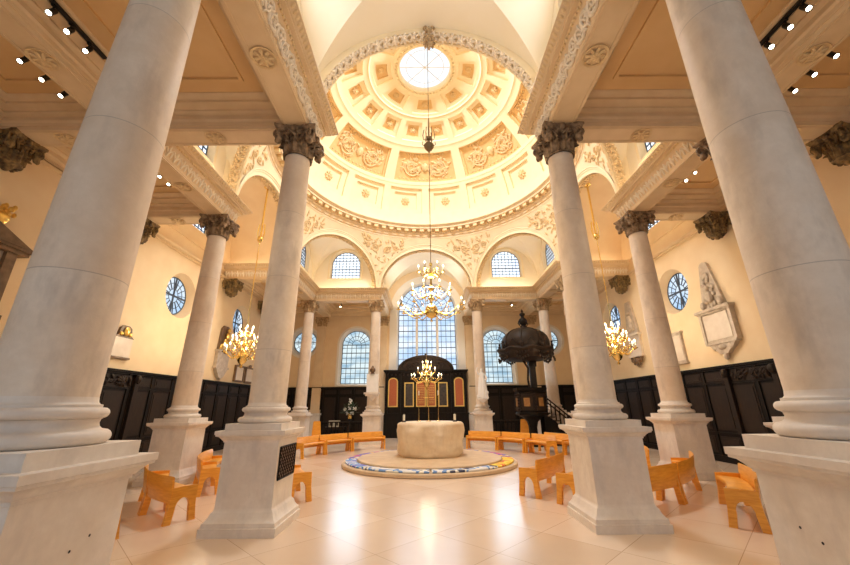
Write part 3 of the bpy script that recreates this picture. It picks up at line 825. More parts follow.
# ================================================================== COLUMNS
def capital_mesh(r0=.295):
    """Corinthian capital, origin at its foot, .73 high, abacus corners .60 out"""
    m = MB()
    m.lathe([(r0+.035,0),(r0+.05,.02),(r0+.035,.045),(r0,.05),(r0+.01,.25),(r0+.04,.42),(r0+.12,.55),(r0+.14,.58)], 28)
    def leaf(a, z0, h, w, out, rr):
        e = Vector((cos(a), sin(a), 0)); t = Vector((-sin(a), cos(a), 0)); rows = []
        K = 9
        for j in range(K):
            s = j/(K-1)
            if s < .72: z = z0 + h*(s/.72)*.94; o = rr + .02 + out*.30*(s/.72)**2
            else:
                q = (s-.72)/.28; z = z0 + h*(.94 + .06*sin(q*PI) - .16*q); o = rr + .02 + out*(.30 + .70*sin(q*PI/2))
            ww = w*(1 - .25*s - .35*max(0, s-.7)/.3)*(1.0 if j % 2 else .74)
            row = []
            for x in (-1, -.55, 0, .55, 1):
                rid = .035*(1-abs(x)) - .012*(1 if abs(x) > .3 and abs(x) < .8 else 0)
                row.append(e*(o + rid - .05*abs(x)*abs(x)) + t*(x*ww*.5) + Vector((0,0,z)))
            rows.append(row)
        m.grid(rows, 0, True)
        m.grid([[p - e*.035 for p in row] for row in rows], 0, True)
    for i in range(8): leaf(2*PI*i/8 + PI/8, .05, .27, .25, .13, r0)
    for i in range(8): leaf(2*PI*i/8, .05, .46, .25, .15, r0+.02)
    for i in range(16): leaf(2*PI*(i+.5)/16, .30, .24, .12, .10, r0+.06)
    for i in range(4):                                   # volutes at the corners
        a = PI/4 + i*PI/2; e = Vector((cos(a), sin(a), 0)); t = Vector((-sin(a), cos(a), 0)); Z = Vector((0,0,1))
        for s in (-1, 1):
            pts = []
            for j in range(20):
                q = j/19; b = PI*.65 - q*PI*3.1; rr = .115*(1 - .72*q)
                pts.append(e*(.53 + rr*cos(b)) + t*(s*(.055)) + Z*(.495 + rr*sin(b)))
            m.tube([e*(r0+.07) + t*s*.16 + Z*.36, e*(r0+.13) + t*s*.11 + Z*.52] + pts, .032, 6)
        m.blob(e*.53 + Z*.495, .075, .075, .075)
        m.blob(e*.52 + Z*.36, .09, .11, .12, 0, 8, 5, e, t, Z); m.blob(e*.56 + Z*.30, .06, .06, .08)
    for i in range(4):                                   # flower on each side
        a = i*PI/2; e = Vector((cos(a), sin(a), 0)); t = Vector((-sin(a), cos(a), 0)); Z = Vector((0,0,1))
        m.blob(e*.44 + Z*.63, .09, .05, .09, 0, 8, 5, t, e, Z)
        for s in (-1, 1):
            pts = []
            for j in range(14):
                q = j/13; b = PI*.2 + q*PI*2.2; rr = .075*(1-.65*q)
                pts.append(e*(.40+.02*q) + t*(s*(.16 + rr*cos(b))) + Z*(.53 + rr*sin(b)))
            m.tube(pts, .024, 5)
    ab = []
    for i in range(4):
        a = i*PI/2
        c0 = Vector((cos(a)*.52 + sin(a)*.52*1, sin(a)*.52 - cos(a)*.52, 0)); c1 = Vector((cos(a)*.52 - sin(a)*.52, sin(a)*.52 + cos(a)*.52, 0))
        nrm = Vector((cos(a), sin(a), 0))
        for j in range(9):
            q = j/9; ab.append(c0.lerp(c1, .07+.86*q) - nrm*(.12*sin(PI*(.07+.86*q))))
    rings = [[(p.x*k, p.y*k, z) for p in ab] for k, z in ((.90,.59),(.96,.62),(.98,.65),(1.04,.67),(1.04,.73),(.5,.73))]
    m.grid(rings, 0, False, closed_u=True)
    return m
capmesh = capital_mesh()
_cap = {}
def capital(parent, z, key):
    if key not in _cap:
        _cap[key] = capmesh.build('capital', M[key], parent, angle=60); _cap[key].location.z = z; return _cap[key]
    c = share(_cap[key], 'capital', parent); c.location.z = z; return c

PED_TOP = 1.62; SH0, SH1 = 2.06, 7.77
def pedestal_mb():
    m = MB()
    m.squares([(.633,0),(.633,.13),(.61,.135),(.605,.20),(.58,.22),(.545,.27),(.525,.33),(.505,.35),(.49,.37),(.485,.40),(.485,1.425),(.50,1.43),(.50,1.455),(.515,1.46),(.535,1.49),(.565,1.52),(.605,1.535),(.605,1.555),(.617,1.56),(.617,PED_TOP)])
    return m
def base_mb():
    m = MB(); m.squares([(.505,PED_TOP),(.505,1.735),(.44,1.736)])
    pr = [(.44,1.735)]
    for i in range(9): a = -PI/2 + PI*i/8; pr.append((.435 + .055*cos(a), 1.79 + .055*sin(a)))
    pr += [(.415,1.85),(.395,1.87),(.388,1.90),(.395,1.925),(.405,1.93)]
    for i in range(9): a = -PI/2 + PI*i/8; pr.append((.40 + .042*cos(a), 1.975 + .042*sin(a)))
    pr += [(.385,2.018),(.385,2.04),(.365,2.045),(.352,2.06),(.346,2.10)]
    m.lathe(pr, 48); return m
def shaft_mb():
    pr = []
    for i in range(15):
        t = i/14; z = 2.09 + (SH1-2.09)*t
        r = .345 - .052*max(0, (t-.12)/.88)**1.35
        pr.append((r, z))
    m = MB(); m.lathe(pr, 48); return m
_colp = {}
def column(x, y, label, cap='capfar', ztop_ped=0.0):
    t = thing('stone_column', label, 'column', (x, y, 0), 0, 'columns carrying the entablature', 'thing')
    if not _colp:
        _colp['pedestal'] = pedestal_mb().build('pedestal', M['stonew'], t)
        _colp['base'] = base_mb().build('base', M['stonew'], t, angle=50)
        _colp['shaft'] = shaft_mb().build('shaft', M['stone'], t)
    else:
        for k in ('pedestal','base','shaft'): share(_colp[k], k, t)
    capital(t, SH1, cap); return t
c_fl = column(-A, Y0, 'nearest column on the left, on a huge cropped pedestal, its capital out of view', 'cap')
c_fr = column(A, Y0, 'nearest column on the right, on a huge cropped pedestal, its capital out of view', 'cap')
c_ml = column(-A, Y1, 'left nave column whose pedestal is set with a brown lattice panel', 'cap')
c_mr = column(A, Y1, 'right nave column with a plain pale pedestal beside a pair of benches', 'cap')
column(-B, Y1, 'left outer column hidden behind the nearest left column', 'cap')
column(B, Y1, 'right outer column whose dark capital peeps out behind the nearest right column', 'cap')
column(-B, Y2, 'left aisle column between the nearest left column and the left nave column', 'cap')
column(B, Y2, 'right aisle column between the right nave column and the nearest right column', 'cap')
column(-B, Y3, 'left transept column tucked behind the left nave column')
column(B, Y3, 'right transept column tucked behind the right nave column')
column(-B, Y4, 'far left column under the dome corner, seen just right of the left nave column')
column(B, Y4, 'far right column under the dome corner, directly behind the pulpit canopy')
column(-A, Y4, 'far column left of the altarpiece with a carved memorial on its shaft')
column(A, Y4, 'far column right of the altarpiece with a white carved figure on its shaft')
# bronze lattice on the nave side of the left nave pedestal, small drilled marks on the nearest ones
g = MB(); g.box(.487,.497,-.40,.42,.80,1.33,0)
for i in range(-8, 12):
    for s in (-1, 1):
        y0 = -.40; pts = []
        for t in (0, 1):
            z = .80 + .53*t; y = i*.11 + s*(t-.5)*.53 - .0
            pts.append((.500, y, z))
        lo, hi = -.40, .42
        a, b = Vector(pts[0]), Vector(pts[1])
        def clip(a, b):
            d = b - a; t0, t1 = 0.0, 1.0
            if abs(d.y) > 1e-6:
                u, v = sorted(((lo-a.y)/d.y, (hi-a.y)/d.y)); t0, t1 = max(t0,u), min(t1,v)
            return (a + d*t0, a + d*t1) if t1 > t0 + .02 else None
        q = clip(a, b)
        if q: g.tube(q, .010, 4, 1)
for z in (.80, 1.33): g.tube([(.5,-.40,z),(.5,.42,z)], .014, 4, 1)
for y in (-.40, .42): g.tube([(.5,y,.80),(.5,y,1.33)], .014, 4, 1)
o = g.build('lattice_panel', [M['grille'], M['oak']], c_ml); o['label'] = 'brown bronze lattice panel'
for c, sx in ((c_fl, 1), (c_fr, -1)):
    g = MB()
    for y, z in ((-.30,1.02),(-.13,.94),(.10,.78)): g.lathe([(.0,.004),(.011,.004),(.011,0)], 8, (0,0,0))
    v = [(sx*(.4855 + p[2]), p[0] + q[0], p[1] + q[1]) for q in ((.05,1.02),(.20,1.08)) for p in [(.011*cos(2*PI*i/8), .011*sin(2*PI*i/8), .003) for i in range(8)]]
    g = MB(); g.add(v, [tuple(range(8)), tuple(range(8,16))]); g.build('plug_hole', M['black'], c)

# pilasters on the far wall
def pilaster(x, label):
    t = thing('wall_pilaster', label, 'pilaster', (x, YE-.02, 0), 0, 'pilasters on the far wall')
    m = MB(); m.box(-.40,.40,-.30,.02,0,1.62); m.box(-.46,.46,-.36,.02,1.50,1.62); m.box(-.46,.46,-.36,.02,0,.3); m.build('pedestal', M['stonew'], t)
    m = MB(); m.box(-.31,.31,-.20,.02,1.62,7.8); m.box(-.37,.37,-.27,.02,1.62,1.85); m.build('shaft', M['trim'], t)
    c = share(_cap['capfar'], 'capital', t); c.location = (0,-.02,SH1); c.scale = (1,.5,1)
for x, l in ((-A,'pilaster on the far wall between the left arched window and the altarpiece'),(A,'pilaster on the far wall between the altarpiece and the right arched window'),(-B-.35,'pilaster on the far wall left of the left arched window'),(B+.35,'pilaster on the far wall behind the pulpit')): pilaster(x, l)
# corbels carrying the cross beams at the aisle walls
def corbel(x, y, label):
    t = thing('wall_corbel', label, 'corbel', (x, y, 7.72), 0, 'carved corbels under the beam ends')
    s = 1 if x < 0 else -1
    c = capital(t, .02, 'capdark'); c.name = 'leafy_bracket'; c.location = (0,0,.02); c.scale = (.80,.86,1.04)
    m = MB(); m.lathe([(.0,-.16),(.06,-.14),(.10,-.08),(.20,-.02),(.28,.06)], 20)
    for i in range(7):
        a = 2*PI*i/7; m.blob((.15*cos(a), .17*sin(a), .0), .06, .08, .10)
    m.build('pendant', M['capdark'], t)
for sx, nm in ((-1,'left'),(1,'right')):
    for y, w in ((Y1,'nearest'),(Y2,'second'),(Y3,'third'),(Y4,'furthest')):
        corbel(sx*(W-.34), y, '%s dark leafy corbel along the %s wall' % (w, nm))

# ================================================================== WAINSCOT
def wainscot(O, U, N, L, hts, label, carved=()):
    """hts: panelling height"""
    NTR[0] += 1
    O, U, N = Vector(O), Vector(U), Vector(N); Z = Vector((0,0,1)); H = hts
    m = MB()
    m.obox(O,U,N,Z,0,L,0,.08,0,H-.12)
    m.obox(O,U,N,Z,0,L,0,.17,H-.12,H-.06); m.obox(O,U,N,Z,0,L,0,.23,H-.06,H); m.obox(O,U,N,Z,0,L,0,.14,0,.22)
    m.obox(O,U,N,Z,0,L,.08,.12,H-.62,H-.56); m.obox(O,U,N,Z,0,L,.08,.12,.95,1.02)
    k = max(1, round(L/1.15)); st = L/k
    for i in range(k+1):
        u = min(max(i*st, .06), L-.06); m.obox(O,U,N,Z,u-.06,u+.06,.08,.115,.22,H-.12)
    t = struct('trim_%d' % NTR[0], m, M['oak'], label, 'panelling')
    p = MB()
    for i in range(k):
        u0, u1 = i*st+.14, (i+1)*st-.14
        for z0, z1 in ((.30,.88),(1.10,H-.70),(H-.50,H-.20)):
            if z1 - z0 < .1: continue
            p.obox(O,U,N,Z,u0,u1,.07,.095,z0,z1); p.obox(O,U,N,Z,u0+.07,u1-.07,.095,.112,z0+.07,z1-.07)
    p.build('raised_panel', M['oak2'], t)
    for u in carved:
        c = MB(); random.seed(int(u*10))
        for s in (-1, 1):
            c.obox(O,U,N,Z,u+s*.95-.09,u+s*.95+.09,.1,.2,1.0,H-.12)
            c.blob(O+U*(u+s*.95)+N*.2+Z*(H-.28),.13,.12,.16,0,8,5,U,N,Z)
        for j in range(46):
            x = random.uniform(-.72,.72); z = H-.36 + random.uniform(-.14,.14)*(1-abs(x)*.5)
            a = random.uniform(0,PI); e = U*cos(a)+Z*sin(a)
            c.blob(O+U*(u+x)+N*(.12+random.uniform(0,.06))+Z*z,.05,.05,.11,0,6,4,e.cross(N),N,e)
        c.obox(O,U,N,Z,u-.75,u+.75,.08,.12,H-.56,H-.16)
        cv = c.build('carved_garland', M['oak2'], t); cv['label'] = 'dark carved garland between scrolled brackets'
wainscot((-W,YW,0),(0,1,0),(1,0,0),YE-YW,3.30,'tall dark oak panelling along the left aisle wall',(16.7,))
wainscot((W,YE,0),(0,-1,0),(-1,0,0),YE-YW,3.30,'tall dark oak panelling along the right aisle wall',(14.9,))
wainscot((-W,YE,0),(1,0,0),(0,-1,0),W-3.05,3.38,'dark oak panelling on the far wall left of the altarpiece')
wainscot((3.05,YE,0),(1,0,0),(0,-1,0),W-3.05,3.38,'dark oak panelling on the far wall right of the altarpiece')

# ================================================================== ALTARPIECE
t = thing('altarpiece', 'dark wooden altarpiece with curved pediment and gold framed panels on the far wall', 'altarpiece', (-.06, 26.75, 0))
m = MB(); U=(1,0,0); N=(0,-1,0); Z=(0,0,1)
m.box(-2.85,2.85,-.05,.5,0,4.28); m.box(-2.93,2.93,-.18,.5,4.28,4.37); m.box(-3.0,3.0,-.26,.5,4.37,4.48)
m.box(-2.93,2.93,-.16,.5,0,1.5); m.box(-2.97,2.97,-.2,.5,1.5,1.58)
for x in (-2.78,-1.86,1.86,2.78): m.box(x-.1,x+.1,-.14,0,1.58,4.28)
m.build('body', M['oak'], t)
pd = MB()
loop = [(-1.95*cos(PI*i/28), 1.0*sin(PI*i/28)) for i in range(29)]
pd.prism(loop, lambda u,z: (u,-.12,4.45+z), lambda u,z: (u,.4,4.45+z))
for k, (f, d) in enumerate(((1.0,-.28),(.93,-.20))):
    pd.tube([(-1.95*f*cos(PI*i/28), d+.1, 4.46+1.0*f*sin(PI*i/28)) for i in range(29)], .07-.02*k, 6)
pd.build('pediment', M['oak2'], t)
cv = MB(); random.seed(3)
for j in range(60):
    x = random.uniform(-1.3,1.3); z = 4.6 + random.uniform(0,.55)*(1-(x/1.6)**2); a = random.uniform(0,PI)
    cv.blob((x,-.15,z),.05,.05,.13,0,6,4,(sin(a),0,-cos(a)),(0,1,0),(cos(a),0,sin(a)))
for i in range(20): cv.blob((-2.7+5.4*i/19,-.12,4.15),.09,.05,.06)
cv.blob((0,-.1,5.52),.10,.1,.14)
cv.build('carving', M['oak2'], t)
def framed(x0, x1, z0, z1, arch, mk, lines):
    xc, hw = (x0+x1)/2, (x1-x0)/2
    lp = archloop(xc, hw, z0, z1-hw*.8, 12, hw*.8) if arch else [(x0,z0),(x1,z0),(x1,z1),(x0,z1)]
    ins = .075
    li = archloop(xc, hw-ins, z0+ins, z1-hw*.8, 12, hw*.8-ins) if arch else [(x0+ins,z0+ins),(x1-ins,z0+ins),(x1-ins,z1-ins),(x0+ins,z1-ins)]
    f = MB(); n = len(lp)
    vs = [(u,-.13,z) for u,z in lp] + [(u,-.13,z) for u,z in li] + [(u,-.04,z) for u,z in lp] + [(u,-.08,z) for u,z in li]
    fs = []
    for i in range(n):
        j = (i+1) % n; fs += [(i,j,n+j,n+i),(i,j,2*n+j,2*n+i),(n+i,n+j,3*n+j,3*n+i)]
    f.add(vs, fs, 0, False)
    fr = f.build('gilded_frame', M['gold'], t); fr['label'] = ('arched' if arch else 'rectangular') + ' gilded frame'
    p = MB(); p.poly([li], lambda u,z: (u,-.085,z)); 
    pn = p.build('painted_panel', M[mk], fr); pn['label'] = 'red lettered panel' if mk == 'red' else 'dark painted panel'
    if lines:
        l = MB(); z = z1 - hw*.8 - .08
        while z > z0 + ins + .06:
            q = 0; random.seed(int(z*100))
            x = x0 + ins + .05
            while x < x1 - ins - .06:
                w_ = random.uniform(.02,.07); l.box(x, min(x+w_, x1-ins-.04), -.092, -.086, z, z+.035); x += w_ + .02
            z -= .115
        l.build('lettering', M['gold'], fr)
rz = {'x': 0}
framed(-2.66,-1.98,1.98,3.95,True,'red',False)
framed(-1.52,-.85,1.98,3.62,False,'panel',False)
framed(-.70,-.02,1.98,3.72,True,'red',True)
framed(.02,.70,1.98,3.72,True,'red',True)
framed(.85,1.52,1.98,3.62,False,'panel',False)
framed(1.98,2.66,1.98,3.95,True,'red',False)

# ================================================================== DAIS, ALTAR, KNEELERS
DC = (0, 15.05)
m = MB(); m.lathe([(0,0),(3.18,0),(3.22,.02),(3.22,.10),(3.19,.125),(2.66,.125),(2.66,.20),(2.64,.225),(0,.225)], 96, (*DC,0))
tag(m.build('altar_dais', M['step']), 'low round tan stone platform under the altar', 'platform')
# rough hewn round altar: a block with uneven flanks
m = MB(); rows = []; NZ, NA = 26, 96
for j in range(NZ+1):
    q = j/NZ; z = 1.20*q; row = []
    for i in range(NA):
        a = 2*PI*i/NA
        sq = 1/max(abs(cos(a))**3 + abs(sin(a))**3, .01)**(1/3)
        r = 1.30*(.86 + .14*sq)
        r *= 1 - .045*(1-q)**2 + .035*sin(3*a+2.2*q+.6)*(.4+.6*q) + .02*sin(7*a - 5*q)
        nn = noise.noise(Vector((cos(a)*2.0, sin(a)*2.0, z*3.0)))*.06 + noise.noise(Vector((cos(a)*6, sin(a)*6, z*7)))*.022
        if q > .93: r -= .10*((q-.93)/.07)**2
        if q < .06: r -= .05*(1-q/.06)
        row.append(((r+nn)*cos(a), (r+nn)*sin(a), z))
    rows.append(row)
m.grid(rows, 0, True, closed_u=True); m.add(rows[-1], [tuple(range(NA))], 0, False)
tag(m.build('stone_altar', M['altar'], loc=(.04, 15.55, .225), angle=50), 'round rough hewn travertine altar in the middle of the church', 'altar')

def kneeler_mat(i):
    m = bpy.data.materials.new('embroidered_wool'); m.use_nodes = True
    N = m.node_tree.nodes; L = m.node_tree.links; bs = N['Principled BSDF']; bs.inputs['Roughness'].default_value = .85
    tc = N.new('ShaderNodeTexCoord'); mp = N.new('ShaderNodeMapping'); mp.inputs['Location'].default_value = (i*3.7, i*1.3, 0); mp.inputs['Scale'].default_value = (1,1,.2)
    wv = N.new('ShaderNodeTexNoise'); wv.inputs['Scale'].default_value = 2.2; wv.inputs['Detail'].default_value = 1
    rp = N.new('ShaderNodeValToRGB'); rp.color_ramp.interpolation = 'CONSTANT'
    pal = [[(.16,.20,.62),(.70,.72,.78),(.10,.30,.70),(.75,.70,.66)], [(.72,.72,.72),(.16,.30,.60),(.80,.78,.70),(.05,.06,.12)],
           [(.85,.50,.05),(.88,.66,.10),(.70,.08,.06),(.80,.40,.05)], [(.55,.10,.30),(.15,.15,.5),(.85,.5,.1),(.7,.7,.72)]][[1,1,0,3,3,2,1,1][i % 8] if False else i]
    e = rp.color_ramp.elements; e[0].position = 0; e[0].color = (*pal[0],1); e[1].position = .46; e[1].color = (*pal[1],1)
    for p_, c_ in ((.56,pal[2]),(.64,pal[3])): q = e.new(p_); q.color = (*c_,1)
    L.new(tc.outputs['Object'], mp.inputs['Vector']); L.new(mp.outputs['Vector'], wv.inputs['Vector'])
    L.new(wv.outputs['Fac'], rp.inputs['Fac']); L.new(rp.outputs['Color'], bs.inputs['Base Color'])
    return m
KM = [kneeler_mat(i) for i in range(4)]
kl = {0:'front right part of the ring, white with blue and black shapes',1:'right front part of the ring, bright yellow and orange',2:'right back part of the ring, red and purple',
      3:'back of the ring on the right behind the altar',4:'back of the ring on the left behind the altar',5:'left back part of the ring, purple and red',6:'left front part of the ring, blue and white',7:'front left part of the ring, white with blue shapes'}
for i in range(8):
    a0 = -PI/2 + i*PI/4 + .012; a1 = a0 + PI/4 - .024
    m = MB(); pr = [(2.72,.127),(2.70,.135),(2.70,.165),(2.73,.185),(3.06,.185),(3.09,.165),(3.09,.135),(3.07,.127),(2.72,.127)]
    m.lathe(pr, 16, (*DC,0), 0, a0, a1)
    for a in (a0, a1): m.add([(DC[0]+r*cos(a), DC[1]+r*sin(a), z) for r, z in pr[:-1]], [tuple(range(8))], 0, False)
    o = m.build('altar_kneeler', KM[[1,2,3,3,0,3,0,1][i]], angle=50)
    tag(o, 'curved embroidered kneeler, ' + kl[i], 'kneeler', 'kneelers ringing the altar')
for x, n in ((-.98,'left'),(1.02,'right')):
    t = thing('altar_candle', 'white candle on the %s of the altar top' % n, 'candle', (x, 15.3, 1.425), 0, 'candles on the altar')
    m = MB(); m.lathe([(0,0),(.085,0),(.09,.02),(.05,.035),(.045,.06),(0,.06)], 16); m.build('holder', M['black'], t)
    m = MB(); m.lathe([(.045,.06),(.045,.27),(.03,.28),(0,.275)], 14); m.tube([(0,0,.27),(0,0,.31)], .004, 4); m.build('wax_candle', M['wax'], t)
t = thing('altar_cross', 'slender brass cross standing in the middle of the altar', 'cross', (.0, 15.9, 1.425))
m = MB(); m.lathe([(0,0),(.10,0),(.10,.02),(.02,.04),(0,.04)], 14); m.build('foot', M['brass'], t)
m = MB(); m.tube([(0,0,.03),(0,0,1.25)], .014, 6); m.tube([(-.2,0,.92),(.2,0,.92)], .012, 6); m.build('shaft', M['brass'], t)
for x, n in ((-.40,'left'),(.40,'right')):
    t = thing('tall_candlestick', 'tall thin brass candlestick %s of the altar cross' % n, 'candlestick', (x, 15.9, 1.425), 0, 'tall candlesticks on the altar')
    m = MB(); m.lathe([(0,0),(.08,0),(.08,.02),(.015,.04),(0,.04)], 12); m.tube([(0,0,.03),(0,0,1.0)], .012, 6); m.lathe([(0,1.0),(.04,1.0),(.045,1.02),(.0,1.02)], 10); m.build('stem', M['brass'], t)
    m = MB(); m.lathe([(.018,1.02),(.018,1.2),(0,1.21)], 8); m.build('wax_candle', M['wax'], t)

# ================================================================== BENCHES
def bench(r, a0, a1, label, group, back=True, cx=0.0, cy=YC, depth=.46):
    """curved bench between the bearings a0..a1 (degrees from straight ahead, clockwise), front edge at radius r; it faces the altar"""
    a0, a1 = math.radians(a0), math.radians(a1)
    if a1 < a0: a0, a1 = a1, a0
    am = (a0+a1)/2; ox, oy = cx + (r+depth/2)*sin(am), cy + (r+depth/2)*cos(am)
    t = thing('curved_bench', label, 'bench', (ox, oy, 0), 0, group)
    P = lambda rr, a, z: (cx + rr*sin(a) - ox, cy + rr*cos(a) - oy, z)
    n = 12
    def arc(mb, prof, b0=a0, b1=a1):
        mb.grid([[P(rr, b0 + (b1-b0)*i/n, z) for i in range(n+1)] for rr, z in prof + [prof[0]]], 0, True)
        for b in (b0, b1): mb.add([P(rr, b, z) for rr, z in prof], [tuple(range(len(prof)))], 0, False)
    th = .035/(r+depth/2)
    s = MB(); arc(s, [(r+.01,.47),(r,.49),(r,.53),(r+.02,.55),(r+depth-.08,.53),(r+depth-.05,.47)], a0+th, a1-th); s.build('seat', M['beech'], t, angle=50)
    if back:
        s = MB(); arc(s, [(r+depth-.06,.34),(r+depth-.02,.34),(r+depth+.035,.78),(r+depth+.018,.80),(r+depth-.005,.78)], a0+th*.3, a1-th*.3); s.build('backrest', M['beech'], t, angle=50)
    def endslab(a):
        out = []
        lo, hi = r-.03, r+depth+.03
        out = [(lo-.02,0),(lo+.10,0),(lo+.13,.22)] + [( (lo+hi)/2 - (hi-lo)/2*.52*cos(PI*i/10), .22 + .20*sin(PI*i/10)) for i in range(1,10)] + [(hi-.13,.22),(hi-.10,0),(hi+.02,0),(hi-.02,.30),(hi-.03,.60),((lo+hi)/2+.01,.61),((lo+hi)/2,.595),((lo+hi)/2-.01,.61),(lo+.03,.60),(lo+.02,.30)]
        s = MB(); s.prism(out, lambda q, z: P(q, a-th, z), lambda q, z: P(q, a+th, z)); s.build('end_support', M['beech'], t)
    endslab(a0+th); endslab(a1-th)
    return t
IN, MID, OUT = 'benches of the inner ring', 'benches of the near rows', 'benches of the outer row'
bench(5.35,-76.5,-60,'inner ring bench furthest left, beside the lattice pedestal', IN)
bench(5.35,-59.6,-43.2,'inner ring bench left of the altar, middle of three', IN)
bench(5.35,-42.8,-24,'inner ring bench left of the altar, closest to the altarpiece', IN)
bench(4.95,22.5,41,'inner ring bench right of the altar, closest to the altarpiece', IN)
bench(4.95,41.4,59,'inner ring bench right of the altar, middle of three', IN)
bench(5.0,59.4,76.5,'inner ring bench on the right with its arched end facing the viewer', IN)
bench(6.0,58,73,'bench behind the inner ring on the right, next to the pulpit stairs', 'benches of the second ring')
bench(6.0,73.4,88,'second ring bench on the right, mostly hidden by the right nave pedestal', 'benches of the second ring')
bench(4.5,-127,-110,'bench whose arched end shows just right of the lattice pedestal', MID, cx=.83, cy=12.04)
bench(7.0,135.3,120,'bench seen from behind left of the right nave pedestal, further of two', MID, cx=-2.85, cy=14.65)
bench(5.2,141.5,127,'bench left of the right nave pedestal, nearer of two', MID, cx=-.55, cy=12.95)
bench(4.75,-131,-115.2,'bench between the left aisle pedestal and the lattice pedestal', MID, cx=-1.68, cy=13.28)
bench(4.75,-114.8,-98,'bench beyond the left aisle pedestal, curving away behind the lattice pedestal', MID, cx=-1.68, cy=13.28)
bench(4.7,121,104,'bench in the gap between the right nave pedestal and the right aisle pedestal', MID, cx=1.7, cy=13.9)
bench(4.5,-150,-135.2,'bench in front of the left aisle pedestal with an open arched end', OUT, cx=-2.36, cy=11.92)
bench(4.5,-134.8,-118,'bench joined to the one with the open arched end, reaching behind the nearest left pedestal', OUT, cx=-2.36, cy=11.92)
bench(5.12,158.7,143.9,'nearest of three joined benches in front of the right aisle pedestal', OUT, cx=2.0, cy=13.28)
bench(5.12,143.5,125.2,'middle of three joined benches in front of the right aisle pedestal', OUT, cx=2.0, cy=13.28)
bench(5.12,124.8,115,'furthest of three joined benches in front of the right aisle pedestal, curling round', OUT, cx=2.0, cy=13.28)
bench(4.5,135.4,111,'bench half hidden by the nearest right pedestal, its arched end towards the nave', OUT, cx=1.9, cy=10.4)
bench(4.5,-135.4,-119,'bench almost wholly hidden by the nearest left pedestal', OUT, cx=-2.05, cy=10.15)
def tall_chair(x, y, rz, label):
    t = thing('tall_back_chair', label, 'chair', (x, y, 0), rz, 'tall backed chairs behind the inner ring')
    m = MB(); m.box(-.26,.26,-.24,.22,.46,.51); m.build('seat', M['beech'], t)
    m = MB(); m.prism([(-.27,.40),(.27,.40),(.20,1.24),(.16,1.28),(-.16,1.28),(-.20,1.24)], lambda u,z: (u,.20+.06*(z-.4),z), lambda u,z: (u,.245+.06*(z-.4),z)); m.build('backrest', M['beech'], t)
    for sx in (-1,1):
        m = MB(); m.prism([(-.24,0),(-.14,0),(-.10,.3),(.08,.3),(.13,0),(.24,0),(.24,.46),(-.24,.46)], lambda u,z: (sx*.25-.02,u,z), lambda u,z: (sx*.25+.02,u,z)); m.build('side_support', M['beech'], t)
tall_chair(-6.05, 21.6, math.radians(35), 'tall tapering chair back behind the left inner benches')
tall_chair(5.25, 21.6, math.radians(-35), 'tall tapering chair back behind the right inner benches, left of the pulpit')

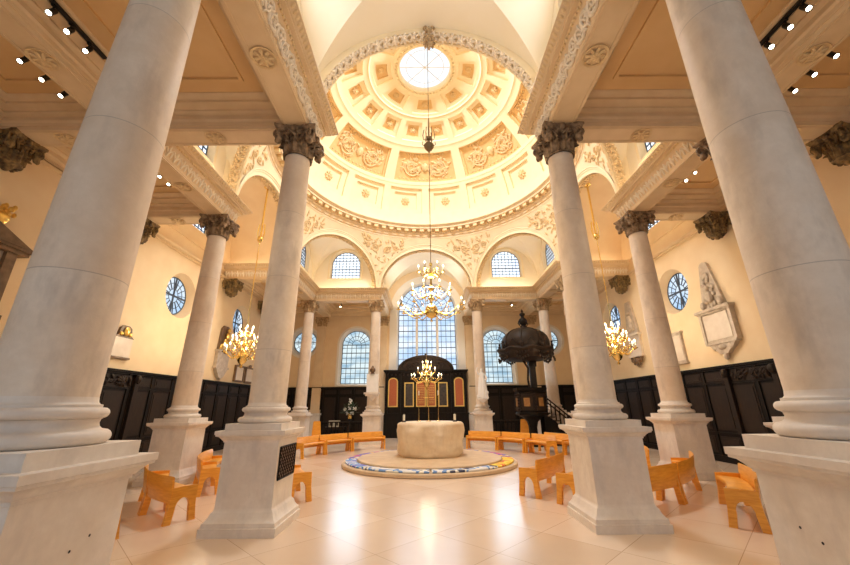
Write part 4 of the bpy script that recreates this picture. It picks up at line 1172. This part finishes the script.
# ================================================================== CHANDELIERS
def chandelier(loc, tiers, zs, label, rod, scale=1.0, globe=.34, top_kind='ball', ztop=None):
    """tiers: (radius, candles, height of the drip pans); loc z is the bottom finial"""
    t = thing('brass_chandelier', label, 'chandelier', loc, 0, 'brass chandeliers'); t.scale = (scale,)*3
    s = MB(); H = zs
    s.lathe([(0,0),(.05,.02),(.06,.07),(.02,.11),(.04,.15),(globe*.55,.20),(globe*.92,.32),(globe,.46),(globe*.86,.62),(globe*.45,.74),(.06,.80),(.05,.9),(.11,.97),(.12,1.04),(.05,1.12),(.045,H*.5),(.12,H*.5+.07),(.13,H*.5+.14),(.05,H*.5+.22),(.04,H*.72),(.09,H*.72+.05),(.09,H*.72+.1),(.03,H*.72+.16),(.03,H*.92),(.07,H*.94),(.07,H*.97),(.0,H)], 24)
    s.build('stem', M['brass'], t)
    for k, (R, n, z) in enumerate(tiers):
        for i in range(n):
            a = 2*PI*(i + .5*(k % 2))/n; e = Vector((cos(a), sin(a), 0)); Z = Vector((0,0,1))
            am = MB(); pts = []
            for j in range(17):
                q = j/16
                r = .05 + (R-.05)*q
                dz = -.24*sin(PI*min(1, q*1.15))*(.6+.5*R) + .10*max(0, sin(PI*(q*2.2-.2)))*(1-q)
                pts.append(e*r + Z*(z - .02 + dz*(1 if R > .4 else .6)))
            am.tube(pts, [.026 - .010*j/16 for j in range(17)], 6)
            sp = [e*(R*.55 + .10*(1-.6*j/11)*cos(PI*1.2 - j*.5)) + Z*(z + .02 + .10*(1-.6*j/11)*sin(PI*1.2 - j*.5)) for j in range(12)]
            am.tube(sp, .011, 5)
            tip = e*R + Z*z
            am.lathe([(0,-.04),(.03,-.03),(.085,.0),(.09,.015),(.025,.02),(.03,.06),(.028,.10),(0,.10)], 12, tip)
            ao = am.build('candle_arm', M['brass'], t)
            c = MB(); c.lathe([(.020,.10),(.020,.24),(0,.245)], 8, tip); c.build('candle', M['wax'], ao)
            b = MB(); b.lathe([(0,.235),(.020,.25),(.027,.28),(.018,.32),(0,.36)], 8, tip); b.build('flame_bulb', M['bulb'], ao)
    if rod:
        r = MB(); zt = (rod - loc[2])/scale
        r.tube([(0,0,H-.02),(0,0,zt)], .018, 6)
        r.build('hanging_rod', M['brass'] if top_kind == 'tube' else M['bronze'], t)
        b = MB()
        if top_kind == 'ball':
            zb = (ztop - loc[2])/scale
            b.lathe([(0,-.45),(.05,-.42),(.04,-.34),(.16,-.26),(.24,-.12),(.25,.0),(.14,.10),(.05,.16),(.05,.3),(.12,.36),(.12,.5),(.04,.56),(.03,1.6),(.0,1.6)], 20, (0,0,zb))
            for i in range(6):
                a = 2*PI*i/6; e = Vector((cos(a), sin(a), 0))
                b.tube([e*.05 + Vector((0,0,zb+.3)), e*.26 + Vector((0,0,zb+.36)), e*.30 + Vector((0,0,zb+.6)), e*.24 + Vector((0,0,zb+.95))], .022, 5)
                b.tube([e*.24 + Vector((0,0,zb-.02)), e*.33 + Vector((0,0,zb+.05)), e*.30 + Vector((0,0,zb+.22))], .02, 5)
            b.build('counterweight', M['bronze'], t)
        elif top_kind == 'tube':
            zb = (ztop - loc[2])/scale
            b.tube([(0,0,zb),(0,0,zt)], .045, 8); b.lathe([(0,-.2),(.06,-.16),(.13,-.05),(.13,.05),(.06,.14),(.0,.16)], 14, (0,0,zb))
            b.lathe([(0,0),(.16,.02),(.16,.10),(.08,.16),(0,.18)], 14, (0,0,zt-.2))
            for s_ in (-1,1): b.tube([(s_*.10,0,zb),(s_*.16,0,zb+.3),(s_*.12,0,zb+.75)], .03, 6)
            b.build('rod_sleeve', M['brass'], t)
    return t
chandelier((.0,7.46,3.67), [(1.40,12,.55),(.86,8,1.28),(.54,6,2.22)], 2.7, 'three tier brass chandelier with counterweight, hanging from the keystone of the near arch', 11.6, scale=.5, globe=.28, ztop=8.14)
chandelier((-.02,25.2,3.05), [(1.0,10,.70),(.62,8,1.12),(.32,5,1.52)], 2.0, 'small lit brass chandelier in front of the altarpiece', 12.25, globe=.22, top_kind='plain')
chandelier((-7.66,15.2,3.55), [(.72,10,.62),(.48,8,1.02),(.28,6,1.40)], 1.75, 'brass chandelier with lit candles in the left aisle', 12.25, globe=.22, top_kind='tube', ztop=9.35)
chandelier((7.82,15.2,3.55), [(.72,10,.62),(.48,8,1.02),(.28,6,1.40)], 1.75, 'brass chandelier with lit candles in the right aisle', 12.25, globe=.22, top_kind='tube', ztop=9.35)

# ================================================================== SPOTLIGHTS
def spotlight(x, y, z, aim, label, grp):
    t = thing('spotlight', label, 'spotlight', (x,y,z), 0, grp)
    d = Vector(aim).normalized(); q = d.orthogonal().normalized(); w_ = d.cross(q)
    m = MB(); pr = [(0,-.13),(.045,-.13),(.05,-.10),(.05,.06),(.056,.07),(.056,.10),(.045,.10),(.045,.085)]
    vs = []; n = 16
    for r, h in pr:
        for i in range(n):
            a = 2*PI*i/n; vs.append(d*h + (q*cos(a) + w_*sin(a))*r)
    m.add(vs, [(j*n+i, j*n+(i+1) % n, (j+1)*n+(i+1) % n, (j+1)*n+i) for j in range(len(pr)-1) for i in range(n)])
    m.build('lamp_body', M['black'], t)
    m = MB(); m.add([d*.088 + (q*cos(2*PI*i/n) + w_*sin(2*PI*i/n))*.044 for i in range(n)], [tuple(range(n))]); m.build('lens', M['lens'], t)
    m = MB(); m.tube([(0,0,0),(0,0,.16)], .012, 6); m.box(-.03,.03,-.03,.03,.14,.18); m.build('bracket', M['black'], t)
for sx, nm in ((-1,'left'),(1,'right')):
    tr = MB(); tr.box(*sorted((sx*6.86, sx*6.94)), 3.4, 5.8, 9.05, 9.10); tag(tr.build('lamp_track', M['black']), 'black lamp track under the %s aisle cornice' % nm, 'track')
    for i, y in enumerate((4.69, 5.04, 5.44)):
        spotlight(sx*6.90, y, 8.866, (-sx*.2,-.5,-.95), 'lit spotlight on the %s lamp track, %s from the entrance' % (nm, ('first','second','third')[i]), 'spotlights on the %s track' % nm)
    for i, y in enumerate((5.45, 5.88, 6.30)):
        spotlight(sx*8.12, y, 8.62, (-sx*.1,-.5,-.95), 'lit spotlight on the wall side of the %s outer beam, %s from the entrance' % (nm, ('first','second','third')[i]), 'spotlights on the wall side of the %s beam' % nm)
    for i, y in enumerate((9.35, 9.75)):
        spotlight(sx*8.05, y, 8.66, (-sx*.1,-.6,-.85), 'lit spotlight by the beam over the %s aisle column, %s of two' % (nm, ('nearer','further')[i]), 'spotlights by the %s middle beam' % nm)
    spotlight(sx*5.9, 24.4, 8.62, (sx*.2,-.8,-.6), 'white spotlight under the far %s ceiling beyond the dome' % nm, 'far spotlights')
# ================================================================== PULPIT
t = thing('pulpit', 'dark carved wooden pulpit with domed canopy and staircase on the right of the nave', 'pulpit', (5.54, 20.6, 0))
def hexa(mb, prof, n=6, c=(0,0), rot=PI/6): mb.lathe(prof, n, (c[0], c[1], 0), 0, rot, rot+2*PI, smooth=False)
m = MB(); hexa(m, [(0,0),(.55,0),(.55,.12),(.30,.2),(.24,.5),(.22,.9),(.30,1.2),(.55,1.42),(.78,1.5)]); m.build('foot', M['oak'], t)
m = MB(); hexa(m, [(.78,1.5),(.88,1.52),(.88,1.62),(.80,1.66),(.80,2.68),(.86,2.72),(.92,2.80),(.92,2.90),(.72,2.90),(.72,1.7),(0,1.7)])
m.build('tub', M['oak'], t)
M['inlay'] = mat('inlaid_walnut', (.24,.11,.035), .35, col2=(.36,.19,.06), scale=7)
for i in range(6):
    pn = MB(); gp = MB()
    a = PI/6 + PI/6 + i*PI/3; e = Vector((cos(a), sin(a), 0)); u = Vector((-sin(a), cos(a), 0)); ap = .80*cos(PI/6)
    pn.obox(e*ap, u, e, (0,0,1), -.32, .32, 0, .04, 1.76, 2.60)
    gp.obox(e*ap, u, e, (0,0,1), -.16, .16, .035, .06, 1.96, 2.38)
    for s in (-1,1):
        for j in range(6): pn.blob(e*(ap+.05) + u*s*.38 + Vector((0,0,1.8+.15*j)), .05, .05, .07)
    for j in range(5): pn.blob(e*(ap+.05) + u*(-.24+.12*j) + Vector((0,0,2.52)), .05, .04, .05)
    po_ = pn.build('carved_panel', M['oak2'], t)
    o = gp.build('inlay', M['inlay'], po_); o['label'] = 'golden brown inlaid panel'
m = MB(); m.box(.28,.62,.55,.72,1.5,4.5); m.box(.22,.68,.50,.74,4.1,4.5); m.tube([(.30,.6,2.6),(.16,.55,2.9),(.12,.52,3.4),(.2,.55,4.0),(-.1,.4,4.45)], .06, 6); m.build('back_post', M['oak2'], t)
m = MB(); pr = [(0,4.42),(1.25,4.42),(1.36,4.46),(1.42,4.60),(1.46,4.64),(1.46,4.78),(1.52,4.84),(1.56,4.92),(1.50,4.98),(1.34,5.0),(1.28,5.06)]
n = 64; rows = []
for r, z in pr:
    rows.append([(r*(1+.035*cos(8*2*PI*i/n))*cos(2*PI*i/n), r*(1+.035*cos(8*2*PI*i/n))*sin(2*PI*i/n), z + (.05*cos(8*2*PI*i/n) if 4.6 < z < 5 else 0)) for i in range(n)])
m.grid(rows, 0, True, closed_u=True); can = m.build('canopy', M['oak2'], t)
m = MB(); pr = [(1.28,5.04),(1.30,5.2),(1.29,5.42),(1.20,5.66),(1.02,5.88),(.76,6.04),(.46,6.14),(.22,6.20),(.15,6.30)]
m.lathe(pr, 48)
for i in range(8):
    a = 2*PI*(i+.5)/8; m.tube([(r*1.01*cos(a), r*1.01*sin(a), z) for r, z in pr[:-1]], .035, 5)
m.build('cupola', M['oak2'], can)
m = MB(); random.seed(11)
for i in range(64):
    a = 2*PI*i/64; m.blob((1.45*cos(a), 1.45*sin(a), 4.68), .05, .06, .07)
m.build('egg_band', M['oak2'], can)
for i in range(8):
    m = MB()
    a = 2*PI*i/8 + PI/8; e = Vector((cos(a), sin(a), 0)); c = e*1.44 + Vector((0,0,5.0))
    m.blob(c + Vector((0,0,.12)), .08, .08, .16); m.blob(c + Vector((0,0,.32)), .065, .065, .075)
    for s in (-1,1): m.blob(c + Vector((-sin(a), cos(a), 0))*s*.11 + Vector((0,0,.16)), .07, .03, .09)
    m.build('cherub', M['oak2'], can)
    m = MB()
    for q in range(-2, 3):
        b = a + q*.09; m.blob((1.50*cos(b), 1.50*sin(b), 4.46 - .06*(2-abs(q))), .06, .06, .09)
    m.build('festoon', M['oak2'], can)
    m = MB(); b = a + PI/8
    for q in range(9): m.blob((1.27*cos(b+(q-4)*.05), 1.27*sin(b+(q-4)*.05), 5.30 + .12*cos((q-4)*.7)), .06, .06, .07)
    m.build('garland', M['oak2'], can)
m = MB(); m.lathe([(.15,6.28),(.11,6.38),(.20,6.46),(.24,6.6),(.20,6.72),(.10,6.80),(.08,6.9),(.16,6.96),(.15,7.05),(.05,7.12),(.07,7.2),(.0,7.32)], 18)
for i in range(4): 
    a = PI/2*i + .4; m.tube([(.2*cos(a),.2*sin(a),6.3),(.34*cos(a),.34*sin(a),6.45),(.26*cos(a),.26*sin(a),6.62)], .03, 5)
m.build('finial', M['oak'], can)
st = MB(); sd = MB(); rl = MB()
for i in range(8):
    x = .80 + .22*i; z = 1.62 - .19*i
    st.box(x, x+.26, .15, .95, z-.06, z)
    for y in (.17, .93):
        rl.lathe([(.018,0),(.03,.2),(.016,.3),(.028,.62),(.016,.84)], 8, (x+.11, y, z))
for y in (.15, .93):
    sd.prism([(.7,1.62),(.7,0),(2.62,0),(2.62,.12)], lambda u,z: (u,y-.02,z), lambda u,z: (u,y+.02,z))
    rl.tube([(.75,y,2.52),(2.55,y,.98)], .04, 6); rl.box(2.5,2.6,y-.05,y+.05,0,1.1)
st.build('stair_tread', M['oak'], t); sd.build('string_board', M['oak'], t); rl.build('handrail', M['oak2'], t)

# ================================================================== WALL MONUMENTS
def wallmap(sx):
    x0 = sx*W; return lambda u, n, z: Vector((x0 - sx*n, u, z))
class WM(MB):
    """boxes and blobs in wall coordinates (u along the wall, n out of it, z up), local to an origin"""
    def __init__(s, sx): super().__init__(); s.sx = sx
    def p(s, u, n, z): return (-s.sx*n, u, z)
    def bx(s, u0,u1,n0,n1,z0,z1): s.obox((0,0,0),(0,1,0),(-s.sx,0,0),(0,0,1),u0,u1,n0,n1,z0,z1)
    def out(s, loop, n0, n1): s.prism(loop, lambda u,z: s.p(u,n0,z), lambda u,z: s.p(u,n1,z))
    def bl(s, u,n,z,ru,rn,rz): s.blob(s.p(u,n,z), ru, rn, rz, 0, 8, 5, (0,1,0), (1,0,0), (0,0,1))
def mon(sx, y, z, label, name='wall_monument'): return thing(name, label, 'monument', (sx*(W-.002), y, z), 0, 'memorials on the aisle walls')
# right: tall pyramid monument
t = mon(1, 13.15, 3.6, 'large cream wall monument on the right with a tapering pyramid above an inscription tablet')
m = WM(1); m.out([(-.56,1.80),(.56,1.80),(.20,3.48),(.13,3.56),(0,3.60),(-.13,3.56),(-.20,3.48)], 0, .10); m.build('pyramid', M['marble2'], t)
m = WM(1); m.bx(-.66,.66,0,.14,.55,1.62); m.bx(-.84,.84,0,.26,1.68,1.78); m.bx(-.78,.78,0,.2,1.60,1.68); m.bx(-.72,.72,0,.2,.46,.55)
for s in (-1,1): m.bx(s*.70-.06,s*.70+.06,0,.18,.55,1.62)
m.out([(-.60,.46),(.60,.46),(.46,.30),(.30,.22),(.18,.10),(-.18,.10),(-.30,.22),(-.46,.30)], 0, .16); m.bl(0,.1,.02,.10,.09,.14); m.build('frame', M['marble2'], t)
m = WM(1); m.bx(-.58,.58,.14,.16,.62,1.56); m.build('tablet', M['marble'], t)
m = WM(1); random.seed(5)
for j in range(26):
    z = random.uniform(1.85,3.1); w_ = .42*(1-(z-1.8)/1.9); m.bl(random.uniform(-w_,w_),.13,z,.08,.05,random.uniform(.07,.13))
m.bl(0,.16,2.2,.16,.1,.24); m.bl(.0,.16,2.55,.09,.09,.11)
for s in (-1,1): m.bl(s*.42,.14,1.95,.12,.09,.17); m.bl(s*.36,.12,.34,.10,.07,.12)
m.bl(0,.17,.34,.20,.07,.10); m.build('relief', M['marble2'], t)
# right: second monument with scrolled bracket
t = mon(1, 18.7, 3.9, 'narrow grey pyramid monument with scrolled bracket, behind the right aisle chandelier')
m = WM(1); m.out([(-.52,1.55),(.52,1.55),(.24,3.15),(.18,3.25),(-.18,3.25),(-.24,3.15)], 0, .12); m.build('pyramid', M['marble2'], t)
m = WM(1); m.bx(-.62,.62,0,.22,1.45,1.56); m.bx(-.52,.52,0,.12,.45,1.45); m.bx(-.60,.60,0,.2,.38,.47); m.build('tablet', M['marble'], t)
m = WM(1); m.bl(0,.16,2.1,.2,.1,.45); m.bl(0,.18,2.62,.1,.1,.13); m.bl(-.2,.15,1.95,.1,.08,.3); m.bl(.2,.15,1.9,.1,.08,.28); m.build('relief_figure', M['marble2'], t)
m = WM(1)
for s in (-1,1):
    m.tube([m.p(s*(.42-.28*q+.06*sin(8*q)), .12+.05*sin(3*q), .38-.36*q) for q in [j/10 for j in range(11)]], .06, 6); m.bl(s*.36,.14,.22,.1,.08,.1)
m.bl(0,.12,.2,.16,.1,.18); m.bl(0,.12,0,.08,.07,.09); m.build('bracket', M['brownstone'], t)
t = mon(1, 15.75, 3.65, 'plain pale tablet on the right wall just beyond the right aisle column')
m = WM(1); m.bx(-.5,.5,0,.09,0,1.2); m.bx(-.56,.56,0,.13,1.2,1.28); m.bx(-.56,.56,0,.13,-.06,0); m.build('surround', M['marble2'], t)
m = WM(1); m.bx(-.42,.42,.09,.105,.08,1.12); m.build('tablet', M['marble'], t)
# left wall
t = mon(-1, 12.72, 3.66, 'small white tablet topped by a gilded cartouche, on the left wall beside the nearest column')
m = WM(-1); m.bx(-.40,.40,0,.08,.06,.72); m.build('tablet', M['marble'], t)
m = WM(-1); m.bx(-.42,.42,0,.11,0,.06); m.out([(-.42,.72),(.42,.72),(.30,.80),(.24,1.06),(.12,1.14),(-.12,1.14),(-.24,1.06),(-.30,.80)], 0, .09); m.build('crest', M['brownstone'], t)
m = WM(-1); m.bl(0,.12,.93,.13,.06,.17)
for s in (-1,1): m.bl(s*.2,.1,.84,.08,.05,.08)
m.build('cartouche', M['gold'], t)
t = mon(-1, 19.15, 3.45, 'grey wall monument with a reclining gilded figure, behind the left aisle chandelier')
m = WM(-1); m.bx(-.55,.55,0,.16,.55,1.35); m.bx(-.64,.64,0,.24,1.30,1.40); m.bx(-.62,.62,0,.2,.48,.58); m.out([(-.55,.50),(.55,.50),(.22,.08),(.0,-.05),(-.22,.08)], 0, .18); m.build('tablet', M['marble2'], t)
m = WM(-1); m.out([(-.5,1.40),(.5,1.40),(.40,2.5),(.2,2.68),(-.2,2.68),(-.40,2.5)], 0, .1); m.build('back_slab', M['brownstone'], t)
m = WM(-1); m.bl(0,.18,1.75,.24,.12,.30); m.bl(.05,.2,2.15,.15,.11,.22); m.bl(.05,.22,2.45,.1,.1,.12); m.bl(-.28,.16,1.6,.16,.09,.14); m.bl(.28,.16,1.65,.12,.09,.2)
for j in range(10): m.bl(-.4+.09*j,.14,1.48+.04*(j%2),.06,.05,.07)
m.build('figure', M['gold'], t)
for k, (y, n_) in enumerate(((21.25,'nearer'),(22.45,'further'))):
    t = mon(-1, y, 3.42, '%s of two square framed tablets above the left panelling' % n_)
    m = WM(-1)
    for a, b, c, d in ((-.52,.52,0,.08),(-.52,.52,.80,.88),(-.52,-.43,.08,.80),(.43,.52,.08,.80)): m.bx(a,b,0,.12,c,d)
    m.bl(0,.08,.94,.2,.06,.1); m.build('frame', M['brownstone'], t)
    m = WM(-1); m.bx(-.44,.44,0,.07,.07,.81); m.build('tablet', M['marble'], t)
t = mon(-1, 7.85, 4.0, 'dark pedimented monument crowned by a gilded flaming urn, cut off at the left edge')
m = WM(-1); m.out([(-1.0,1.86),(1.0,1.86),(1.0,1.93),(0,2.36),(-1.0,1.93)], 0, .34); m.out([(-.8,1.93),(.8,1.93),(0,2.26)], .34, .36); m.bx(-.95,.95,0,.28,1.76,1.86)
for s in (-1,1): m.bx(s*.62-.12,s*.62+.12,0,.22,.2,1.76)
m.bx(-.85,.85,0,.26,0,.2); m.build('surround', M['brownstone'], t)
m = WM(-1); m.bx(-.5,.5,0,.12,.2,1.76); m.build('tablet', M['marble2'], t)
m = WM(-1); random.seed(9)
m.bl(.12,.2,2.52,.17,.14,.18)
for j in range(34):
    a = random.uniform(0,2*PI); r = random.uniform(.05,.30); m.bl(.12+r*cos(a),.2+random.uniform(-.1,.1),2.72+r*sin(a)*.9,.05,.05,.07)
m.build('flaming_urn', M['gold'], t)
for j in range(2): pass
# memorials fixed to the far columns
t = thing('column_memorial', 'white tablet with a dark urn, fixed to the far column left of the altarpiece', 'memorial', (-A, Y4-.50, 2.45))
m = MB(); m.box(-.34,.34,-.02,.02,.35,1.42); m.box(-.27,.27,-.05,-.02,.45,1.35); m.build('tablet', M['statue'], t)
m = MB(); m.box(-.46,.46,-.2,.03,.26,.36); m.box(-.38,.38,-.14,.03,.16,.26); m.lathe([(0,-.12),(.10,-.08),(.2,.05),(.3,.16)], 16, sy=.5); m.build('ledge', M['stonew'], t)
m = MB(); m.lathe([(0,1.42),(.14,1.42),(.08,1.48),(.16,1.58),(.17,1.70),(.08,1.80),(.05,1.86),(0,1.92)], 16, (0,-.05,0)); m.build('urn', M['brownstone'], t)

def skinned(name, joints, edges, m, parent, sub=2):
    me = bpy.data.meshes.new(name); me.from_pydata([j[:3] for j in joints], edges, [])
    o = bpy.data.objects.new(name, me); COL.objects.link(o)
    sk = o.modifiers.new('s', 'SKIN'); sk.use_smooth_shade = True
    if not me.skin_vertices: 
        bpy.context.view_layer.objects.active = o; 
    for i, j in enumerate(joints):
        v = me.skin_vertices[0].data[i]; v.radius = (j[3], j[4] if len(j) > 4 else j[3])
    me.skin_vertices[0].data[0].use_root = True
    ss = o.modifiers.new('d', 'SUBSURF'); ss.levels = sub; ss.render_levels = sub
    dg = bpy.context.evaluated_depsgraph_get(); ev = o.evaluated_get(dg); nm = bpy.data.meshes.new_from_object(ev)
    o.modifiers.clear(); o.data = nm; nm.materials.clear(); nm.materials.append(m); o.parent = parent
    return o
t = thing('carved_figure', 'white marble figure standing in relief on the far column right of the altarpiece', 'statue', (A-.02, Y4-.66, 2.35))
try:
    J = [(0,0,.95,.15),(0,.0,1.25,.15),(0,-.02,1.42,.13),(0,-.02,1.55,.055),(0,-.05,1.66,.085),(0,-.05,1.78,.08),
         (.20,-.02,1.40,.06),(.27,-.1,1.15,.05),(.14,-.2,1.05,.04),(-.20,-.02,1.42,.06),(-.30,-.06,1.62,.05),(-.24,-.1,1.85,.035),
         (.10,0,.82,.13),(.12,-.06,.5,.10),(.13,-.02,.16,.08),(.13,-.10,.10,.05),(-.10,0,.82,.13),(-.12,-.03,.5,.11),(-.11,.0,.16,.09),(-.11,-.08,.10,.05)]
    Eg = [(0,1),(1,2),(2,3),(3,4),(4,5),(2,6),(6,7),(7,8),(2,9),(9,10),(10,11),(0,12),(12,13),(13,14),(14,15),(0,16),(16,17),(17,18),(18,19)]
    skinned('body', J, Eg, M['statue'], t)
except Exception as ex: print('skin failed', ex)
m = MB(); n = 40; rows = []
for j in range(12):
    q = j/11; z = 1.28 - 1.2*q
    rows.append([((.17+.14*q)*(1+.10*sin(9*2*PI*i/n + 3*q))*cos(2*PI*i/n), (.13+.08*q)*(1+.10*sin(9*2*PI*i/n+3*q))*sin(2*PI*i/n)-.0, z + .05*sin(2*2*PI*i/n)) for i in range(n)])
m.grid(rows, 0, True, closed_u=True); m.build('drapery', M['statue'], t)
m = MB(); m.lathe([(0,-.18),(.12,-.12),(.26,.0),(.32,.04),(.32,.10),(0,.10)], 20, sy=.6)
for j in range(9): m.blob((-.28+.07*j, -.02, .2+.10*(j % 3)), .07,.06,.09)
m.build('bracket', M['statue'], t)

# ================================================================== SMALL THINGS BY THE FAR WALL
t = thing('flower_stand', 'tall stand of white flowers in front of the dark panelling left of the altarpiece', 'flowers', (-5.15, 25.8, 0))
m = MB(); m.lathe([(0,0),(.26,0),(.26,.04),(.05,.10),(.035,.6),(.05,1.15),(.16,1.2),(.16,1.23),(0,1.23)], 16); m.build('stand', M['black'], t)
m = MB(); m.lathe([(.06,1.23),(.12,1.28),(.15,1.42),(.10,1.54),(.12,1.6),(.08,1.58),(0,1.5)], 16); m.build('vase', M['brass'], t)
random.seed(21); lf = MB(); bl = MB()
for j in range(60):
    a = random.uniform(0,2*PI); el = random.uniform(-.3,1.4); r = random.uniform(.25,.62)
    d = Vector((cos(a)*cos(el), sin(a)*cos(el)*.7, sin(el))); c = Vector((0,0,1.72)) + d*r
    lf.blob(c, .05,.015,.16,0,6,4, d.cross(Vector((0,0,1))).normalized(), d.orthogonal().normalized(), d)
    if j % 3 == 0: lf.tube([(0,0,1.55), tuple(c)], .008, 4)
for c in [(0,-.1,2.25),(-.34,-.12,1.88),(.32,-.12,1.9),(-.14,-.15,1.6),(.16,-.15,1.62),(0,-.18,1.95),(.0,0,2.45)]:
    for j in range(9):
        bl.blob((c[0]+random.uniform(-.09,.09), c[1]+random.uniform(-.07,.07), c[2]+random.uniform(-.09,.09)), .05,.05,.045)
lf.build('leaves', mat('dark_foliage', (.03,.06,.02), .6), t); bl.build('blossom', mat('white_petals', (.75,.72,.66), .6), t)
for sx, nm in ((-1,'left'),(1,'right')):
    t = thing('communion_rail', 'low dark rail in front of the far wall, %s of the altarpiece' % nm, 'rail', (sx*5.3, 24.6, 0), 0, 'low rails by the far wall')
    m = MB(); m.box(-1.55,1.55,-.07,.07,1.08,1.15); m.box(-1.55,1.55,-.05,.05,0,.08); m.build('top_rail', M['oak2'], t)
    for i in range(13):
        b = MB(); b.lathe([(.05,.08),(.05,.16),(.025,.2),(.045,.42),(.03,.75),(.05,.95),(.05,1.08)], 10, (-1.44+.24*i,0,0)); b.build('baluster', M['oak'], t)
t = thing('side_table', 'dark side table against the panelling left of the flower stand', 'table', (-6.2, 26.3, 0))
m = MB(); m.box(-.7,.7,-.3,.3,.70,.76); m.box(-.66,.66,-.27,.27,.58,.70); m.build('table_top', M['oak2'], t)
for x in (-.62,.62):
    for y in (-.24,.24):
        b = MB(); b.lathe([(.045,0),(.035,.3),(.05,.55),(.05,.6)], 8, (x,y,0)); b.build('leg', M['oak'], t)
t = thing('display_box', 'small pale box with two square panels on the dark side table', 'box', (-6.25, 26.25, .76))
m = MB(); m.box(-.36,.36,-.14,.14,0,.40); m.build('case', mat('pale_card', (.55,.50,.36), .7), t)
m = MB()
for x in (-.18,.18): m.box(x-.11,x+.11,-.147,-.139,.08,.33)
m.build('panel', M['panel'], t)

# ================================================================== LIGHT
def area(name, loc, target, sx, sy, e, col):
    l = bpy.data.lights.new(name, 'AREA'); l.shape = 'RECTANGLE'; l.size = sx; l.size_y = sy; l.energy = e; l.color = col
    o = bpy.data.objects.new(name, l); COL.objects.link(o); o.location = loc
    o.rotation_euler = (Vector(target) - Vector(loc)).to_track_quat('-Z','Y').to_euler(); return o
def point(name, loc, e, col, r=.3):
    l = bpy.data.lights.new(name, 'POINT'); l.energy = e; l.color = col; l.shadow_soft_size = r
    o = bpy.data.objects.new(name, l); COL.objects.link(o); o.location = loc; return o
WARM = (1.0,.80,.55)
point('chandelier_light', (0,7.46,4.5), 130, WARM, .35)
point('chandelier_light', (-.02,25.2,4.6), 130, WARM, .3)
for s in (-1,1): point('chandelier_light', (s*7.75,15.2,5.0), 320, WARM, .35)
# lamps of the tracks
for s in (-1,1):
    for y in (5.0, 5.8): 
        l = bpy.data.lights.new('track_spot', 'SPOT'); l.energy = 150; l.color = (1,.82,.58); l.spot_size = math.radians(95); l.spot_blend = .6; l.shadow_soft_size = .06
        o = bpy.data.objects.new('track_spot', l); COL.objects.link(o); o.location = (s*7.0, y, 8.6); o.rotation_euler = Vector((-s*.25,.25,-1)).to_track_quat('-Z','Y').to_euler()
# daylight through the dome, the east window and the high lunettes
area('skylight_daylight', (0,YC,19.4), (0,YC,0), 2.4, 2.4, 1150, (.92,.96,1.0))
area('east_window_daylight', (0,YE-.4,7.4), (0,10,0), 4.0, 6.5, 120, (.78,.88,1.0))
for s in (-1,1):
    area('aisle_window_daylight', (s*5.27,YE-.4,5.3), (s*4,10,0), 2.0, 3.4, 60, (.72,.85,1.0))

for s in (-1,1):
    area('lunette_daylight', (s*(A-.25),(Y0+Y1)/2,10.8), (-s*2,(Y0+Y1)/2+.4,12.0), 1.7, 1.6, 24, (.92,.96,1.0))
    area('lunette_daylight', (s*(A-.25),(Y4+YE)/2,10.8), (-s*2,(Y4+YE)/2,12.0), 1.7, 1.6, 22, (.92,.96,1.0))
w = bpy.data.worlds.new('entrance_daylight'); S.world = w; w.use_nodes = True
w.node_tree.nodes['Background'].inputs[0].default_value = (.80,.89,1.0,1); w.node_tree.nodes['Background'].inputs[1].default_value = .52

# ================================================================== CAMERA
cd = bpy.data.cameras.new('camera'); cam = bpy.data.objects.new('camera', cd); COL.objects.link(cam)
pi_, ya, ro_ = [math.radians(v) for v in (18.815, -.216, -.554)]
fw = Vector((-sin(ya)*cos(pi_), cos(ya)*cos(pi_), sin(pi_))); rt = Vector((cos(ya), sin(ya), 0)); up = rt.cross(fw)
r2 = rt*cos(ro_) + up*sin(ro_); u2 = -rt*sin(ro_) + up*cos(ro_)
Mx = Matrix((r2, u2, -fw)).transposed().to_4x4(); Mx.translation = Vector((-.158, 0, 2.0)); cam.matrix_world = Mx
cd.sensor_width = 36; cd.sensor_fit = 'HORIZONTAL'; cd.lens = 363.9/850*36; cd.clip_start = .05; cd.clip_end = 200
S.camera = cam
S.view_settings.view_transform = 'Standard'; S.view_settings.look = 'None'; S.view_settings.gamma = 1.0; S.view_settings.use_curve_mapping = False
S.view_settings.exposure = 0.38
S.cycles.max_bounces = 10; S.cycles.diffuse_bounces = 6; S.cycles.glossy_bounces = 3; S.cycles.sample_clamp_indirect = 6.0
S.cycles.caustics_reflective = False; S.cycles.caustics_refractive = False
S.cycles.use_denoising = True
